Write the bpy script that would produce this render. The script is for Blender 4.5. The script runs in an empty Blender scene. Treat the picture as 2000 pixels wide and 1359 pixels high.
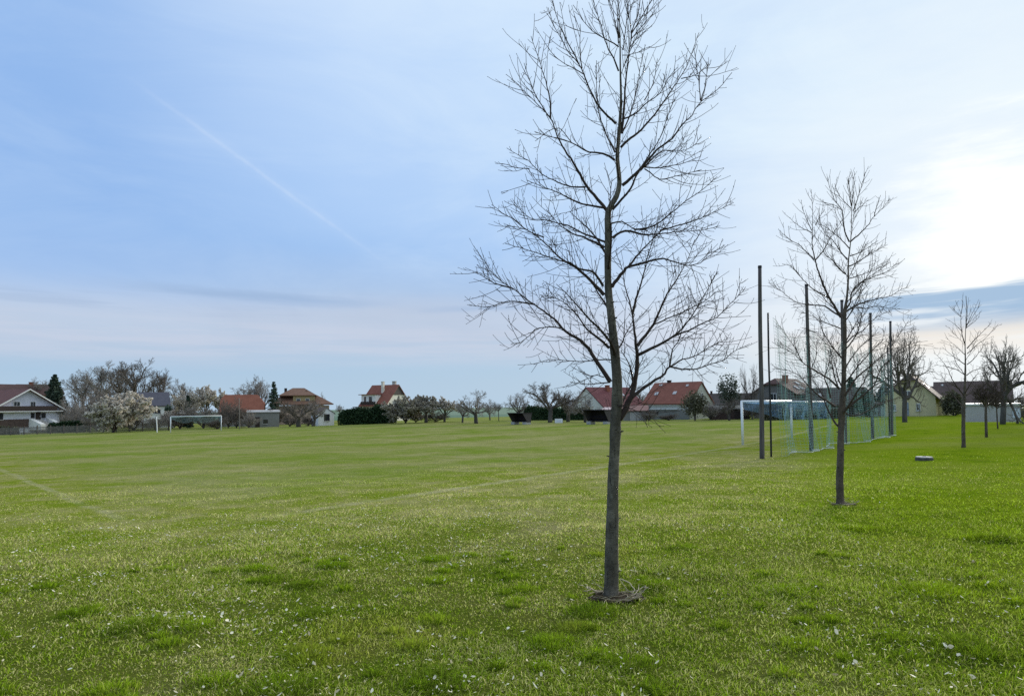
import bpy, math, random
import numpy as np
from mathutils import Vector

S = bpy.context.scene
COL = S.collection
PI = math.pi
random.seed(4)
RNG = np.random.default_rng(11)

# ------------------------------------------------------------------ camera
F_PX, CX, CY = 1250.0, 1000.0, 730.0          # focal length and principal point in photo pixels
EYE = np.array([0.0, 0.0, 1.6])
PITCH, ROLL = math.atan(60.0 / 1250.0), 0.012
_f = np.array([0, math.cos(PITCH), math.sin(PITCH)])
_r0 = np.array([1.0, 0, 0]); _u0 = np.array([0, -math.sin(PITCH), math.cos(PITCH)])
_u = _u0 * math.cos(ROLL) + _r0 * math.sin(ROLL)
_r = _r0 * math.cos(ROLL) - _u0 * math.sin(ROLL)

def ray(px, py):
    return _f + _r * ((px - CX) / F_PX) + _u * ((CY - py) / F_PX)

def at(px, py, Y):
    d = ray(px, py)
    return EYE + d * (Y / d[1])

cam_d = bpy.data.cameras.new('camera'); cam = bpy.data.objects.new('camera', cam_d); COL.objects.link(cam)
cam_d.sensor_width = 36.0; cam_d.lens = F_PX / 2000 * 36.0
cam_d.shift_y = (CY - 679.5) / 2000.0
cam_d.clip_start = 0.05; cam_d.clip_end = 9000
from mathutils import Matrix
M = Matrix(((_r[0], _u[0], -_f[0], EYE[0]), (_r[1], _u[1], -_f[1], EYE[1]), (_r[2], _u[2], -_f[2], EYE[2]), (0, 0, 0, 1)))
cam.matrix_world = M
S.camera = cam

# ------------------------------------------------------------------ ground shape
CTRL = [(1193, 1155, 5.44), (1640, 982, 10.9), (1882, 872, 26.2), (1924, 853, 33.8), (1946, 838, 43.4), (1451, 870, 35.2),
        (1547, 856, 41.5), (1488, 897, 23.8), (1585, 880, 27.7), (1704, 857, 36.5), (1741, 850, 40.3), (333, 845, 98.4),
        (432, 841, 102), (310, 1048, 9.6), (1016, 829, 97), (1165, 828, 87.6), (1805, 896, 20.5), (0, 850, 118), (640, 831, 124),
        (800, 826, 116), (1330, 820, 122), (1425, 821, 110), (1765, 823, 62), (1957, 828, 50), (1800, 812, 100), (1940, 826, 66),
        (0, 915, 25.4), (980, 819, 130), (0, 1359, 3.3), (1000, 1359, 3.5), (2000, 1359, 3.6), (2000, 1000, 9.7), (520, 835, 112)]
_cp = [at(*c) for c in CTRL] + [np.array(p, float) for p in [(0, -20, 0.05), (35, -20, 0.1), (-35, -20, -0.2), (45, 8, 0.25), (-45, 5, -0.9), (0, 220, -2.2),
       (-130, 220, -3.2), (150, 220, -1.0), (150, 90, 0.0), (-150, 100, -3.4), (60, 50, -0.1)]]
_cp = np.array(_cp)

def _tps_fit(P, lam):
    n = len(P); d = np.linalg.norm(P[:, None, :2] - P[None, :, :2], axis=2)
    K = np.where(d > 0, d * d * np.log(np.maximum(d, 1e-9)), 0) + lam * np.eye(n)
    A = np.zeros((n + 3, n + 3)); A[:n, :n] = K; A[:n, n] = 1; A[:n, n + 1:] = P[:, :2]; A[n, :n] = 1; A[n + 1:, :n] = P[:, :2].T
    return np.linalg.solve(A, np.concatenate([P[:, 2], np.zeros(3)]))
_w = _tps_fit(_cp, 60.0)

def ground_np(x, y):
    x = np.asarray(x, float); y = np.asarray(y, float)
    z = _w[-3] + _w[-2] * x + _w[-1] * y
    for k in range(len(_cp)):
        d2 = (x - _cp[k, 0]) ** 2 + (y - _cp[k, 1]) ** 2
        z = z + _w[k] * 0.5 * d2 * np.log(np.maximum(d2, 1e-12))
    r = np.sqrt(x * x + y * y)
    t = np.clip((r - 190) / 130, 0, 1); t = t * t * (3 - 2 * t)
    z = np.clip(z, -6, 4)
    z = z * (1 - t) + (-2.6 - np.maximum(r - 250, 0) * 0.0075) * t
    z = z + 0.012 * np.sin(x * 2.1 + 1.3 * np.sin(y * 1.1)) * np.sin(y * 1.7 + 0.8) + 0.02 * np.sin(x * 0.71 + 2) * np.sin(y * 0.63 + 1)
    return z

def gz(x, y):
    return float(ground_np(x, y))

def base(px, Y):
    """point of the ground at depth Y in the direction of photo column px"""
    p = at(px, 800, Y); x = p[0]
    return np.array([x, Y, gz(x, Y)])

# ------------------------------------------------------------------ mesh helpers
class MB:
    def __init__(s):
        s.v = []; s.q = []; s.t = []; s.polys = []; s.n = 0
    def add(s, V, Q=None, T=None):
        V = np.asarray(V, float).reshape(-1, 3); s.v.append(V)
        if Q is not None and len(Q): s.q.append(np.asarray(Q, np.int64).reshape(-1, 4) + s.n)
        if T is not None and len(T): s.t.append(np.asarray(T, np.int64).reshape(-1, 3) + s.n)
        s.n += len(V)
    def poly(s, pts):
        s.v.append(np.asarray(pts, float)); s.polys.append([s.n + i for i in range(len(pts))]); s.n += len(pts)
    def tube(s, P, R, sides=5, cap=True):
        P = np.asarray(P, float); n = len(P); R = np.broadcast_to(np.asarray(R, float), (n,))
        T = np.empty_like(P); T[1:-1] = P[2:] - P[:-2]; T[0] = P[1] - P[0]; T[-1] = P[-1] - P[-2]
        T /= np.maximum(np.sqrt((T * T).sum(1)), 1e-9)[:, None]
        m = np.abs(P[-1] - P[0]); ref = np.zeros(3); ref[int(np.argmin(m))] = 1
        A = np.cross(T, ref); A /= np.maximum(np.sqrt((A * A).sum(1)), 1e-9)[:, None]; B = np.cross(T, A)
        a = np.arange(sides) * (2 * PI / sides); c = np.cos(a); sn = np.sin(a)
        V = P[:, None, :] + R[:, None, None] * (A[:, None, :] * c[None, :, None] + B[:, None, :] * sn[None, :, None])
        i = np.arange(n - 1)[:, None] * sides; j = np.arange(sides)[None, :]; j2 = (j + 1) % sides
        Q = np.stack([i + j, i + sides + j, i + sides + j2, i + j2], 2).reshape(-1, 4)
        base_n = s.n
        s.add(V.reshape(-1, 3), Q)
        if cap:
            s.polys.append([base_n + k for k in range(sides)])
            s.polys.append([base_n + (n - 1) * sides + k for k in range(sides)][::-1])
    def box(s, c, d, rz=0.0):
        cx, cy, cz = c; hx, hy, hz = d[0] / 2, d[1] / 2, d[2] / 2
        V = np.array([(x, y, z) for z in (-hz, hz) for x, y in ((-hx, -hy), (hx, -hy), (hx, hy), (-hx, hy))])
        if rz:
            co, si = math.cos(rz), math.sin(rz); V = np.stack([V[:, 0] * co - V[:, 1] * si, V[:, 0] * si + V[:, 1] * co, V[:, 2]], 1)
        s.add(V + np.array([cx, cy, cz]), [(0, 3, 2, 1), (4, 5, 6, 7), (0, 1, 5, 4), (1, 2, 6, 5), (2, 3, 7, 6), (3, 0, 4, 7)])
    def prism(s, pts, off):
        """polygon pts extruded by the vector off"""
        p = np.asarray(pts, float); o = np.asarray(off, float); n = len(p); b = s.n
        s.v.append(np.vstack([p, p + o])); s.n += 2 * n
        s.polys.append([b + i for i in range(n)]); s.polys.append([b + n + i for i in range(n)][::-1])
        for i in range(n):
            j = (i + 1) % n; s.polys.append([b + i, b + n + i, b + n + j, b + j])
    def quads(s, C, A, B):
        """many loose quads: centres C, half-axes A and B"""
        V = np.stack([C - A - B, C + A - B, C + A + B, C - A + B], 1).reshape(-1, 3)
        s.add(V, np.arange(len(V)).reshape(-1, 4))
    def mesh(s, name, mat, smooth=False, shift=None):
        V = np.vstack(s.v) if s.v else np.zeros((0, 3))
        if shift is not None: V = V - np.asarray(shift)
        loops = []; tot = []
        if s.q:
            q = np.vstack(s.q); loops.append(q.ravel()); tot.append(np.full(len(q), 4))
        if s.t:
            t = np.vstack(s.t); loops.append(t.ravel()); tot.append(np.full(len(t), 3))
        if s.polys:
            loops.append(np.array([i for p in s.polys for i in p])); tot.append(np.array([len(p) for p in s.polys]))
        L = np.concatenate(loops).astype(np.int32); T = np.concatenate(tot).astype(np.int32)
        me = bpy.data.meshes.new(name)
        me.vertices.add(len(V)); me.vertices.foreach_set('co', V.astype(np.float32).ravel())
        me.loops.add(len(L)); me.loops.foreach_set('vertex_index', L)
        me.polygons.add(len(T)); st = np.zeros(len(T), np.int32); st[1:] = np.cumsum(T)[:-1]
        me.polygons.foreach_set('loop_start', st); me.polygons.foreach_set('loop_total', T)
        me.polygons.foreach_set('use_smooth', np.full(len(T), bool(smooth)))
        me.materials.append(mat); me.update(calc_edges=True)
        return me

def tag(o, label=None, cat=None, group=None, kind=None):
    if label: o['label'] = label
    if cat: o['category'] = cat
    if group: o['group'] = group
    if kind: o['kind'] = kind
    return o

def thing(name, label, cat, loc=(0, 0, 0), rotz=0.0, group=None):
    o = bpy.data.objects.new(name, None); COL.objects.link(o); o.empty_display_size = 0.2
    o.location = [float(c) for c in loc]; o.rotation_euler = (0, 0, rotz)
    return tag(o, label, cat, group)

def link(name, me, parent=None):
    o = bpy.data.objects.new(name, me); COL.objects.link(o); o.parent = parent
    return o

def part(name, mb, mat, root, smooth=False, world=False):
    """one mesh part under its thing; world=True when the shape was laid out in world coordinates"""
    return link(name, mb.mesh(name, mat, smooth, shift=list(root.location) if world else None), root)

# ------------------------------------------------------------------ materials
def srgb(*c):
    return tuple((x / 12.92 if x <= 0.04045 else ((x + 0.055) / 1.055) ** 2.4) for x in [v / 255 for v in c])

class NT:
    def __init__(s, tree): s.t = tree; s.n = tree.nodes; s.l = tree.links
    def new(s, ty, **kw):
        n = s.n.new(ty)
        for k, v in kw.items(): setattr(n, k, v)
        return n
    def put(s, sock, v):
        if isinstance(v, bpy.types.NodeSocket): s.l.new(v, sock)
        elif isinstance(v, (tuple, list)) and len(v) == 3 and sock.type == 'RGBA': sock.default_value = (*v, 1)
        else: sock.default_value = v
    def math(s, op, a, b=0.0, c=0.0, clamp=False):
        n = s.new('ShaderNodeMath', operation=op, use_clamp=clamp); s.put(n.inputs[0], a); s.put(n.inputs[1], b); s.put(n.inputs[2], c); return n.outputs[0]
    def vmath(s, op, a, b=(0, 0, 0)):
        n = s.new('ShaderNodeVectorMath', operation=op); s.put(n.inputs[0], a); s.put(n.inputs[1], b)
        return n.outputs[1] if op in ('DOT_PRODUCT', 'LENGTH', 'DISTANCE') else n.outputs[0]
    def mix(s, f, a, b, blend='MIX'):
        n = s.new('ShaderNodeMix', data_type='RGBA', blend_type=blend); n.clamp_factor = True
        s.put(n.inputs[0], f); s.put(n.inputs[6], a); s.put(n.inputs[7], b); return n.outputs[2]
    def ramp(s, f, stops, interp='LINEAR'):
        n = s.new('ShaderNodeValToRGB'); n.color_ramp.interpolation = interp; e = n.color_ramp.elements
        while len(e) < len(stops): e.new(0.5)
        for k, (p, c) in enumerate(stops):
            e[k].position = p; e[k].color = (*c, 1) if len(c) == 3 else c
        s.put(n.inputs[0], f); return n.outputs[0]
    def noise(s, vec, scale, detail=4, rough=0.55, dist=0.0, dims='3D'):
        n = s.new('ShaderNodeTexNoise', noise_dimensions=dims)
        if vec is not None: s.put(n.inputs['Vector'], vec)
        s.put(n.inputs['Scale'], scale); s.put(n.inputs['Detail'], detail); s.put(n.inputs['Roughness'], rough); s.put(n.inputs['Distortion'], dist)
        return n.outputs[0]
    def range(s, v, a, b, c=0.0, d=1.0, smooth=True):
        n = s.new('ShaderNodeMapRange'); n.interpolation_type = 'SMOOTHSTEP' if smooth else 'LINEAR'; n.clamp = True
        s.put(n.inputs[0], v); s.put(n.inputs[1], a); s.put(n.inputs[2], b); s.put(n.inputs[3], c); s.put(n.inputs[4], d); return n.outputs[0]
    def mapping(s, vec, scale=(1, 1, 1), rot=(0, 0, 0), loc=(0, 0, 0)):
        n = s.new('ShaderNodeMapping'); s.put(n.inputs[0], vec); n.inputs['Scale'].default_value = scale; n.inputs['Rotation'].default_value = rot; n.inputs['Location'].default_value = loc
        return n.outputs[0]
    def bump(s, h, strength=0.5, dist=0.02):
        n = s.new('ShaderNodeBump'); s.put(n.inputs['Strength'], strength); s.put(n.inputs['Distance'], dist); s.put(n.inputs['Height'], h); return n.outputs[0]

def new_mat(name):
    m = bpy.data.materials.new(name); m.use_nodes = True; n = NT(m.node_tree)
    return m, n, m.node_tree.nodes['Principled BSDF']

def mat_noise(name, a, b, scale=6.0, rough=0.85, bump=0.3, bscale=None, bdist=0.01, stretch=(1, 1, 1), detail=5, spec=0.3, thin=0.0):
    m, n, p = new_mat(name)
    co = n.mapping(n.new('ShaderNodeTexCoord').outputs['Object'], stretch)
    f = n.noise(co, scale, detail, 0.6)
    n.put(p.inputs['Base Color'], n.ramp(f, [(0.3, a), (0.7, b)]))
    p.inputs['Roughness'].default_value = rough; p.inputs['Specular IOR Level'].default_value = spec
    if bump: n.put(p.inputs['Normal'], n.bump(n.noise(co, bscale or scale * 3, 4), bump, bdist))
    return m

def mat_leaf(name, a, b, trans=0.25, scale=0.35, rough=0.7):
    """leaves, needles, petals: colour varies over clumps, some light passes through"""
    m, n, p = new_mat(name)
    g = n.new('ShaderNodeNewGeometry')
    co = n.new('ShaderNodeTexCoord').outputs['Object']
    f = n.math('ADD', n.math('MULTIPLY', g.outputs['Random Per Island'], 0.55), n.math('MULTIPLY', n.noise(co, scale, 3), 0.5))
    c = n.ramp(f, [(0.2, a), (0.85, b)])
    n.put(p.inputs['Base Color'], c); p.inputs['Roughness'].default_value = rough; p.inputs['Specular IOR Level'].default_value = 0.2
    tr = n.new('ShaderNodeBsdfTranslucent'); n.put(tr.inputs[0], c)
    mx = n.new('ShaderNodeMixShader'); mx.inputs[0].default_value = trans
    n.l.new(p.outputs[0], mx.inputs[1]); n.l.new(tr.outputs[0], mx.inputs[2])
    n.l.new(mx.outputs[0], m.node_tree.nodes['Material Output'].inputs[0])
    return m

def mat_roof(name, a, b, course=0.33, bump=0.5):
    m, n, p = new_mat(name)
    co = n.new('ShaderNodeTexCoord').outputs['Object']
    f = n.math('ADD', n.math('MULTIPLY', n.noise(co, 1.1, 4), 0.6), n.math('MULTIPLY', n.noise(co, 9, 3), 0.45))
    c = n.ramp(f, [(0.3, a), (0.75, b)])
    sep = n.new('ShaderNodeSeparateXYZ'); n.put(sep.inputs[0], co)
    w = n.math('FRACT', n.math('DIVIDE', sep.outputs[2], course * 0.7))
    w2 = n.math('ABSOLUTE', n.math('SINE', n.math('MULTIPLY', sep.outputs[0], PI / 0.3)))
    h = n.math('ADD', w, n.math('MULTIPLY', w2, 0.5))
    n.put(p.inputs['Base Color'], c); p.inputs['Roughness'].default_value = 0.8; p.inputs['Specular IOR Level'].default_value = 0.25
    n.put(p.inputs['Normal'], n.bump(h, bump, 0.04))
    return m

def mat_glass(name='window_glass', c=(0.03, 0.035, 0.04)):
    m, n, p = new_mat(name)
    p.inputs['Base Color'].default_value = (*c, 1); p.inputs['Roughness'].default_value = 0.08; p.inputs['Specular IOR Level'].default_value = 0.7
    return m

LINE_A = at(310, 1048, 9.6); GOAL_N = at(1451, 870, 35.2); TOUCH = at(0, 915, 25.4)

def grass_color(n, co, rnd=None):
    """the lawn's own colours over the ground: lush, olive, mossy and straw-dry patches, the worn chalk lines"""
    sep = n.new('ShaderNodeSeparateXYZ'); n.put(sep.inputs[0], co)
    x, y = sep.outputs[0], sep.outputs[1]
    flat = n.new('ShaderNodeCombineXYZ'); n.put(flat.inputs[0], x); n.put(flat.inputs[1], y); flat = flat.outputs[0]
    big = n.noise(flat, 0.16, 4, 0.6)
    mid = n.noise(flat, 0.9, 4, 0.65, 0.4)
    fine = n.noise(flat, 5.0, 4, 0.7)
    # mown rows across the pitch (along the goal line)
    gl = n.vmath('DOT_PRODUCT', flat, (-0.73, 0.68, 0))
    lat = n.vmath('DOT_PRODUCT', flat, (0.68, 0.73, 0))
    streakco = n.new('ShaderNodeCombineXYZ'); n.put(streakco.inputs[0], n.math('MULTIPLY', gl, 0.16)); n.put(streakco.inputs[1], n.math('MULTIPLY', lat, 0.02))
    streak = n.noise(streakco.outputs[0], 1.0, 5, 0.7)
    f = n.math('ADD', n.math('ADD', n.math('MULTIPLY', n.math('ADD', n.math('MULTIPLY', n.math('SUBTRACT', big, 0.5), 1.4), 0.5), 0.45), n.math('MULTIPLY', n.math('ADD', n.math('MULTIPLY', n.math('SUBTRACT', mid, 0.5), 1.7), 0.5), 0.4)), n.math('MULTIPLY', fine, 0.15))
    f = n.math('ADD', f, n.math('MULTIPLY', n.math('SUBTRACT', streak, 0.5), 0.35))
    rad = n.vmath('LENGTH', flat)
    f = n.math('ADD', f, n.math('MULTIPLY', n.range(rad, 6.0, 11.0), n.math('MULTIPLY', n.range(n.math('SUBTRACT', x, n.math('MULTIPLY', y, 0.40)), 2.0, -1.5), 0.10)))
    if rnd is not None: f = n.math('ADD', f, n.math('MULTIPLY', n.math('SUBTRACT', rnd, 0.5), 0.55))
    c = n.ramp(f, [(0.22, G_DARK), (0.38, G_LUSH), (0.52, G_MID), (0.64, G_OLIVE), (0.82, G_STRAW)])
    # mossy yellow patches
    moss = n.range(n.noise(n.vmath('ADD', flat, (31, 7, 0)), 0.55, 3, 0.5), 0.60, 0.72)
    c = n.mix(n.math('MULTIPLY', moss, 0.40), c, G_MOSS)
    # the pitch is a fresher green than its rim
    nx, ny = -0.686, 0.727    # along the touchline, away from the near goal line
    ox, oy = float(LINE_A[0]), float(LINE_A[1])
    da = n.math('ADD', n.vmath('DOT_PRODUCT', flat, (nx, ny, 0)), -(nx * ox + ny * oy))      # beyond the goal line
    gx, gy = float(GOAL_N[0] - LINE_A[0]), float(GOAL_N[1] - LINE_A[1]); gl_ = math.hypot(gx, gy); gx, gy = gx / gl_, gy / gl_
    pn = (-gy, gx)                                                                          # normal of the goal line
    dgoal = n.math('ADD', n.vmath('DOT_PRODUCT', flat, (pn[0], pn[1], 0)), -(pn[0] * ox + pn[1] * oy))
    tx, ty = float(TOUCH[0] - LINE_A[0]), float(TOUCH[1] - LINE_A[1]); tl = math.hypot(tx, ty); tx, ty = tx / tl, ty / tl
    dt = n.math('ADD', n.vmath('DOT_PRODUCT', flat, (ty, -tx, 0)), -(ty * ox - tx * oy))
    wob = n.math('MULTIPLY', n.math('SUBTRACT', n.noise(flat, 0.35, 2), 0.5), 0.25)
    inside = n.math('MULTIPLY', n.range(dgoal, 0.0, 6.0), n.range(dt, -0.5, 4.0))
    c = n.mix(n.math('MULTIPLY', inside, 0.5), c, n.mix(n.range(n.math('ADD', streak, n.math('MULTIPLY', n.math('SUBTRACT', big, 0.5), 0.6)), 0.38, 0.62), G_PITCH, G_PITCH2))
    strip = n.math('MULTIPLY', n.range(n.math('SUBTRACT', x, n.math('MULTIPLY', y, 0.42)), -1.5, 2.5), n.range(mid, 0.36, 0.60))
    c = n.mix(n.math('MULTIPLY', strip, 0.75), c, n.mix(fine, G_LUSH, (0.19, 0.245, 0.012)))
    wear = n.range(n.noise(flat, 1.6, 3, 0.7), 0.3, 0.62)
    for wid, amt, dist, along, lo in ((0.30, 0.85, dgoal, n.vmath('DOT_PRODUCT', flat, (gx, gy, 0)), gx * ox + gy * oy), (0.17, 0.62, dt, n.vmath('DOT_PRODUCT', flat, (tx, ty, 0)), tx * ox + ty * oy)):
        ln = n.range(n.math('ABSOLUTE', n.math('ADD', dist, wob)), 0.04, wid, 1.0, 0.0)
        ln = n.math('MULTIPLY', ln, n.range(along, lo + 0.6, lo + 3.5))
        c = n.mix(n.math('MULTIPLY', n.math('MULTIPLY', ln, wear), amt), c, G_LINE)
    return c, fine

G_DARK = (0.078, 0.115, 0.012); G_LUSH = (0.135, 0.218, 0.006); G_MID = (0.195, 0.240, 0.030); G_OLIVE = (0.265, 0.268, 0.092); G_STRAW = (0.40, 0.37, 0.19)
G_MOSS = (0.21, 0.225, 0.035); G_PITCH = (0.155, 0.228, 0.044); G_PITCH2 = (0.240, 0.260, 0.092); G_LINE = (0.36, 0.35, 0.20)

def mat_lawn(blades):
    m, n, p = new_mat('grass_blades' if blades else 'lawn_ground')
    co = n.new('ShaderNodeNewGeometry').outputs['Position']
    rnd = None
    if blades:
        a = n.new('ShaderNodeAttribute'); a.attribute_name = 'rnd'; rnd = a.outputs['Fac']
    c, fine = grass_color(n, co, rnd)
    if blades:
        v = n.range(n.math('FRACT', n.math('MULTIPLY', rnd, 37.7)), 0.0, 1.0, 0.72, 1.95, False)
        vv = n.new('ShaderNodeCombineXYZ'); [n.put(vv.inputs[i], v) for i in range(3)]
        c = n.vmath('MULTIPLY', n.vmath('MULTIPLY', c, (1.38, 1.38, 1.14)), vv.outputs[0])
    if not blades:
        c = n.mix(1.0, c, (0.88, 0.86, 0.84), 'MULTIPLY')
        soil = n.range(n.noise(co, 2.2, 5, 0.7), 0.62, 0.80)
        c = n.mix(n.math('MULTIPLY', soil, 0.35), c, (0.10, 0.085, 0.05))
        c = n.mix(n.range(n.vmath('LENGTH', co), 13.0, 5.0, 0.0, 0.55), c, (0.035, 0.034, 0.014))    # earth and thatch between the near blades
        n.put(p.inputs['Normal'], n.bump(n.noise(co, 9.0, 6, 0.75), 0.7, 0.06))
    n.put(p.inputs['Base Color'], c); p.inputs['Roughness'].default_value = 0.85; p.inputs['Specular IOR Level'].default_value = 0.0
    if blades:
        nn = n.vmath('NORMALIZE', n.vmath('ADD', n.vmath('MULTIPLY', n.new('ShaderNodeNewGeometry').outputs['Normal'], (0.55, 0.55, 0.55)), (0, 0, 0.75)))
        n.put(p.inputs['Normal'], nn)
        tr = n.new('ShaderNodeBsdfTranslucent'); n.put(tr.inputs[0], c)
        mx = n.new('ShaderNodeMixShader'); mx.inputs[0].default_value = 0.42
        n.l.new(p.outputs[0], mx.inputs[1]); n.l.new(tr.outputs[0], mx.inputs[2]); n.l.new(mx.outputs[0], m.node_tree.nodes['Material Output'].inputs[0])
    return m

M_BLADE = mat_lawn(True); M_LAWN = mat_lawn(False)
M_FIELD = mat_noise('crop_field', (0.075, 0.145, 0.085), (0.10, 0.17, 0.10), 0.02, 0.9, 0)

def mat_bark(name, a, b, c):
    m, n, p = new_mat(name)
    co = n.new('ShaderNodeTexCoord').outputs['Object']
    bands = n.noise(n.mapping(co, (9, 9, 34)), 1.0, 5, 0.7, 1.2)
    blot = n.noise(n.mapping(co, (9, 9, 5)), 1.0, 5, 0.6)
    f = n.math('ADD', n.math('MULTIPLY', bands, 0.28), n.math('MULTIPLY', blot, 0.72))
    col = n.ramp(f, [(0.32, a), (0.5, b), (0.68, c)])
    lent = n.range(n.noise(n.mapping(co, (26, 26, 110)), 1.0, 2), 0.64, 0.72)
    col = n.mix(n.math('MULTIPLY', lent, 0.8), col, tuple(x * 0.30 for x in a))
    lich = n.range(n.noise(n.mapping(co, (7, 7, 3.5), (0, 0, 0), (4, 2, 1)), 1.0, 5, 0.7), 0.56, 0.70)
    col = n.mix(n.math('MULTIPLY', lich, 0.5), col, (0.25, 0.245, 0.18))
    crack = n.range(n.noise(n.mapping(co, (48, 48, 7)), 1.0, 4, 0.7), 0.60, 0.70)
    col = n.mix(n.math('MULTIPLY', crack, 0.55), col, tuple(x * 0.4 for x in a))
    n.put(p.inputs['Base Color'], col); p.inputs['Roughness'].default_value = 0.8; p.inputs['Specular IOR Level'].default_value = 0.25
    n.put(p.inputs['Normal'], n.bump(n.math('ADD', f, n.math('SUBTRACT', n.math('MULTIPLY', n.noise(n.mapping(co, (60, 60, 90)), 1.0, 3), 0.4), n.math('MULTIPLY', crack, 0.8))), 0.9, 0.014))
    return m

M_BARK = mat_bark('young_bark', (0.040, 0.034, 0.024), (0.105, 0.092, 0.068), (0.22, 0.195, 0.15))
M_BARK2 = mat_bark('warm_bark', (0.05, 0.038, 0.028), (0.105, 0.080, 0.058), (0.165, 0.13, 0.095))
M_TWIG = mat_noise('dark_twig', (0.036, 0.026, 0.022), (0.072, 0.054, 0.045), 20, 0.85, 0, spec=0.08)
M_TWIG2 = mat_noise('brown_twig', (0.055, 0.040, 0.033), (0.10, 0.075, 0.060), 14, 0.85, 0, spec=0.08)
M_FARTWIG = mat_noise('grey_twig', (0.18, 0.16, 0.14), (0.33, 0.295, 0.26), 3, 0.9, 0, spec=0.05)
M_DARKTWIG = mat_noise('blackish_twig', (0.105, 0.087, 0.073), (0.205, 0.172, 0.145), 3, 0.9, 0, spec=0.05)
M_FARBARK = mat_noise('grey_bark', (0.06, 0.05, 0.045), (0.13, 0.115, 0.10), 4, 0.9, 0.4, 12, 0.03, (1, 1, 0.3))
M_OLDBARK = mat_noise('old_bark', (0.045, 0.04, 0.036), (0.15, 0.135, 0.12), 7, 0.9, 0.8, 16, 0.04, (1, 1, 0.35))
M_BLOSSOM = mat_leaf('pale_blossom', (0.38, 0.34, 0.28), (0.78, 0.72, 0.62), 0.25, 0.5)
M_BLOSSOM2 = mat_leaf('grey_catkins', (0.24, 0.215, 0.165), (0.47, 0.43, 0.35), 0.2, 0.5)
M_CONIFER = mat_leaf('dark_needles', (0.022, 0.046, 0.032), (0.08, 0.115, 0.075), 0.1, 0.4)
M_HEDGE = mat_leaf('hedge_leaves', (0.012, 0.032, 0.014), (0.045, 0.082, 0.034), 0.15, 0.5)
M_SHRUB = mat_leaf('shrub_leaves', (0.06, 0.06, 0.036), (0.155, 0.145, 0.09), 0.15, 0.5)
M_WOODPOLE = mat_noise('weathered_pole_wood', (0.05, 0.042, 0.042), (0.14, 0.125, 0.118), 5, 0.85, 0.5, 22, 0.012, (3, 3, 0.25))
M_BLACKMETAL = mat_noise('black_metal', (0.012, 0.012, 0.013), (0.025, 0.025, 0.026), 8, 0.5, 0)
M_WHITE = mat_noise('white_goal_paint', (0.70, 0.72, 0.72), (0.82, 0.83, 0.83), 6, 0.45, 0.05)
M_NET = mat_noise('green_net_cord', (0.25, 0.40, 0.36), (0.37, 0.52, 0.46), 3, 0.8, 0, spec=0.1)
M_NETBLUE = mat_noise('blue_net_cord', (0.09, 0.20, 0.34), (0.26, 0.42, 0.55), 1.3, 0.7, 0)
M_ROPE = mat_noise('pale_rope', (0.52, 0.54, 0.46), (0.72, 0.72, 0.64), 8, 0.8, 0)
M_CONC = mat_noise('concrete', (0.30, 0.29, 0.27), (0.50, 0.48, 0.45), 7, 0.9, 0.5, 30, 0.008)
M_DUGOUT = mat_noise('dark_stained_boards', (0.014, 0.011, 0.014), (0.030, 0.025, 0.028), 4, 0.75, 0.4, 14, 0.01, (1, 1, 6))
M_DUGSIDE = mat_noise('grey_brown_boards', (0.05, 0.042, 0.042), (0.09, 0.078, 0.075), 4, 0.8, 0.4, 14, 0.01, (1, 1, 6))
M_STRAW = mat_leaf('dry_stems', (0.17, 0.13, 0.07), (0.62, 0.53, 0.36), 0.1, 4)
M_LITTER = mat_leaf('pale_dry_leaves', (0.40, 0.34, 0.19), (0.92, 0.86, 0.66), 0.15, 3)
M_SOIL = mat_noise('dark_soil', (0.018, 0.014, 0.008), (0.060, 0.046, 0.028), 22, 0.95, 1.0, 60, 0.03, spec=0.05)
M_GLASS = mat_glass()
M_WFRAME = mat_noise('window_frame_white', (0.6, 0.6, 0.58), (0.75, 0.75, 0.73), 5, 0.6, 0)
M_DARKWOOD = mat_noise('dark_brown_wood', (0.030, 0.020, 0.018), (0.062, 0.044, 0.038), 3, 0.8, 0.3, 14, 0.01, (1, 1, 8))
M_BRICK = mat_noise('chimney_brick', (0.20, 0.065, 0.04), (0.36, 0.14, 0.085), 9, 0.9, 0.4)

def wall_mat(name, c, v=0.82):
    return mat_noise(name, tuple(x * v for x in c), c, 1.3, 0.9, 0.25, 40, 0.006)

# ------------------------------------------------------------------ ground sheet
def build_ground():
    na = 288
    r = np.concatenate([[0.0], np.geomspace(0.5, 3500, 190)])
    a = np.arange(na) * (2 * PI / na)
    R, A = np.meshgrid(r[1:], a, indexing='ij')
    X = (R * np.sin(A)).ravel(); Y = (R * np.cos(A)).ravel()
    V = np.stack([X, Y, ground_np(X, Y)], 1)
    V = np.vstack([V, [[0, 0, gz(0, 0)]]])
    nr = len(r) - 1
    i = np.arange(nr - 1)[:, None] * na; j = np.arange(na)[None, :]; j2 = (j + 1) % na
    Q = np.stack([i + j, i + na + j, i + na + j2, i + j2], 2).reshape(-1, 4)
    c = len(V) - 1; T = np.array([(c, k, (k + 1) % na) for k in range(na)])
    mb = MB(); mb.add(V, Q, T)
    o = link('ground', mb.mesh('ground', M_LAWN, True)); tag(o, kind='structure')
    me = o.data
    # the normals must look up
    if me.polygons[10].normal.z < 0: me.flip_normals()
build_ground()

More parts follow.
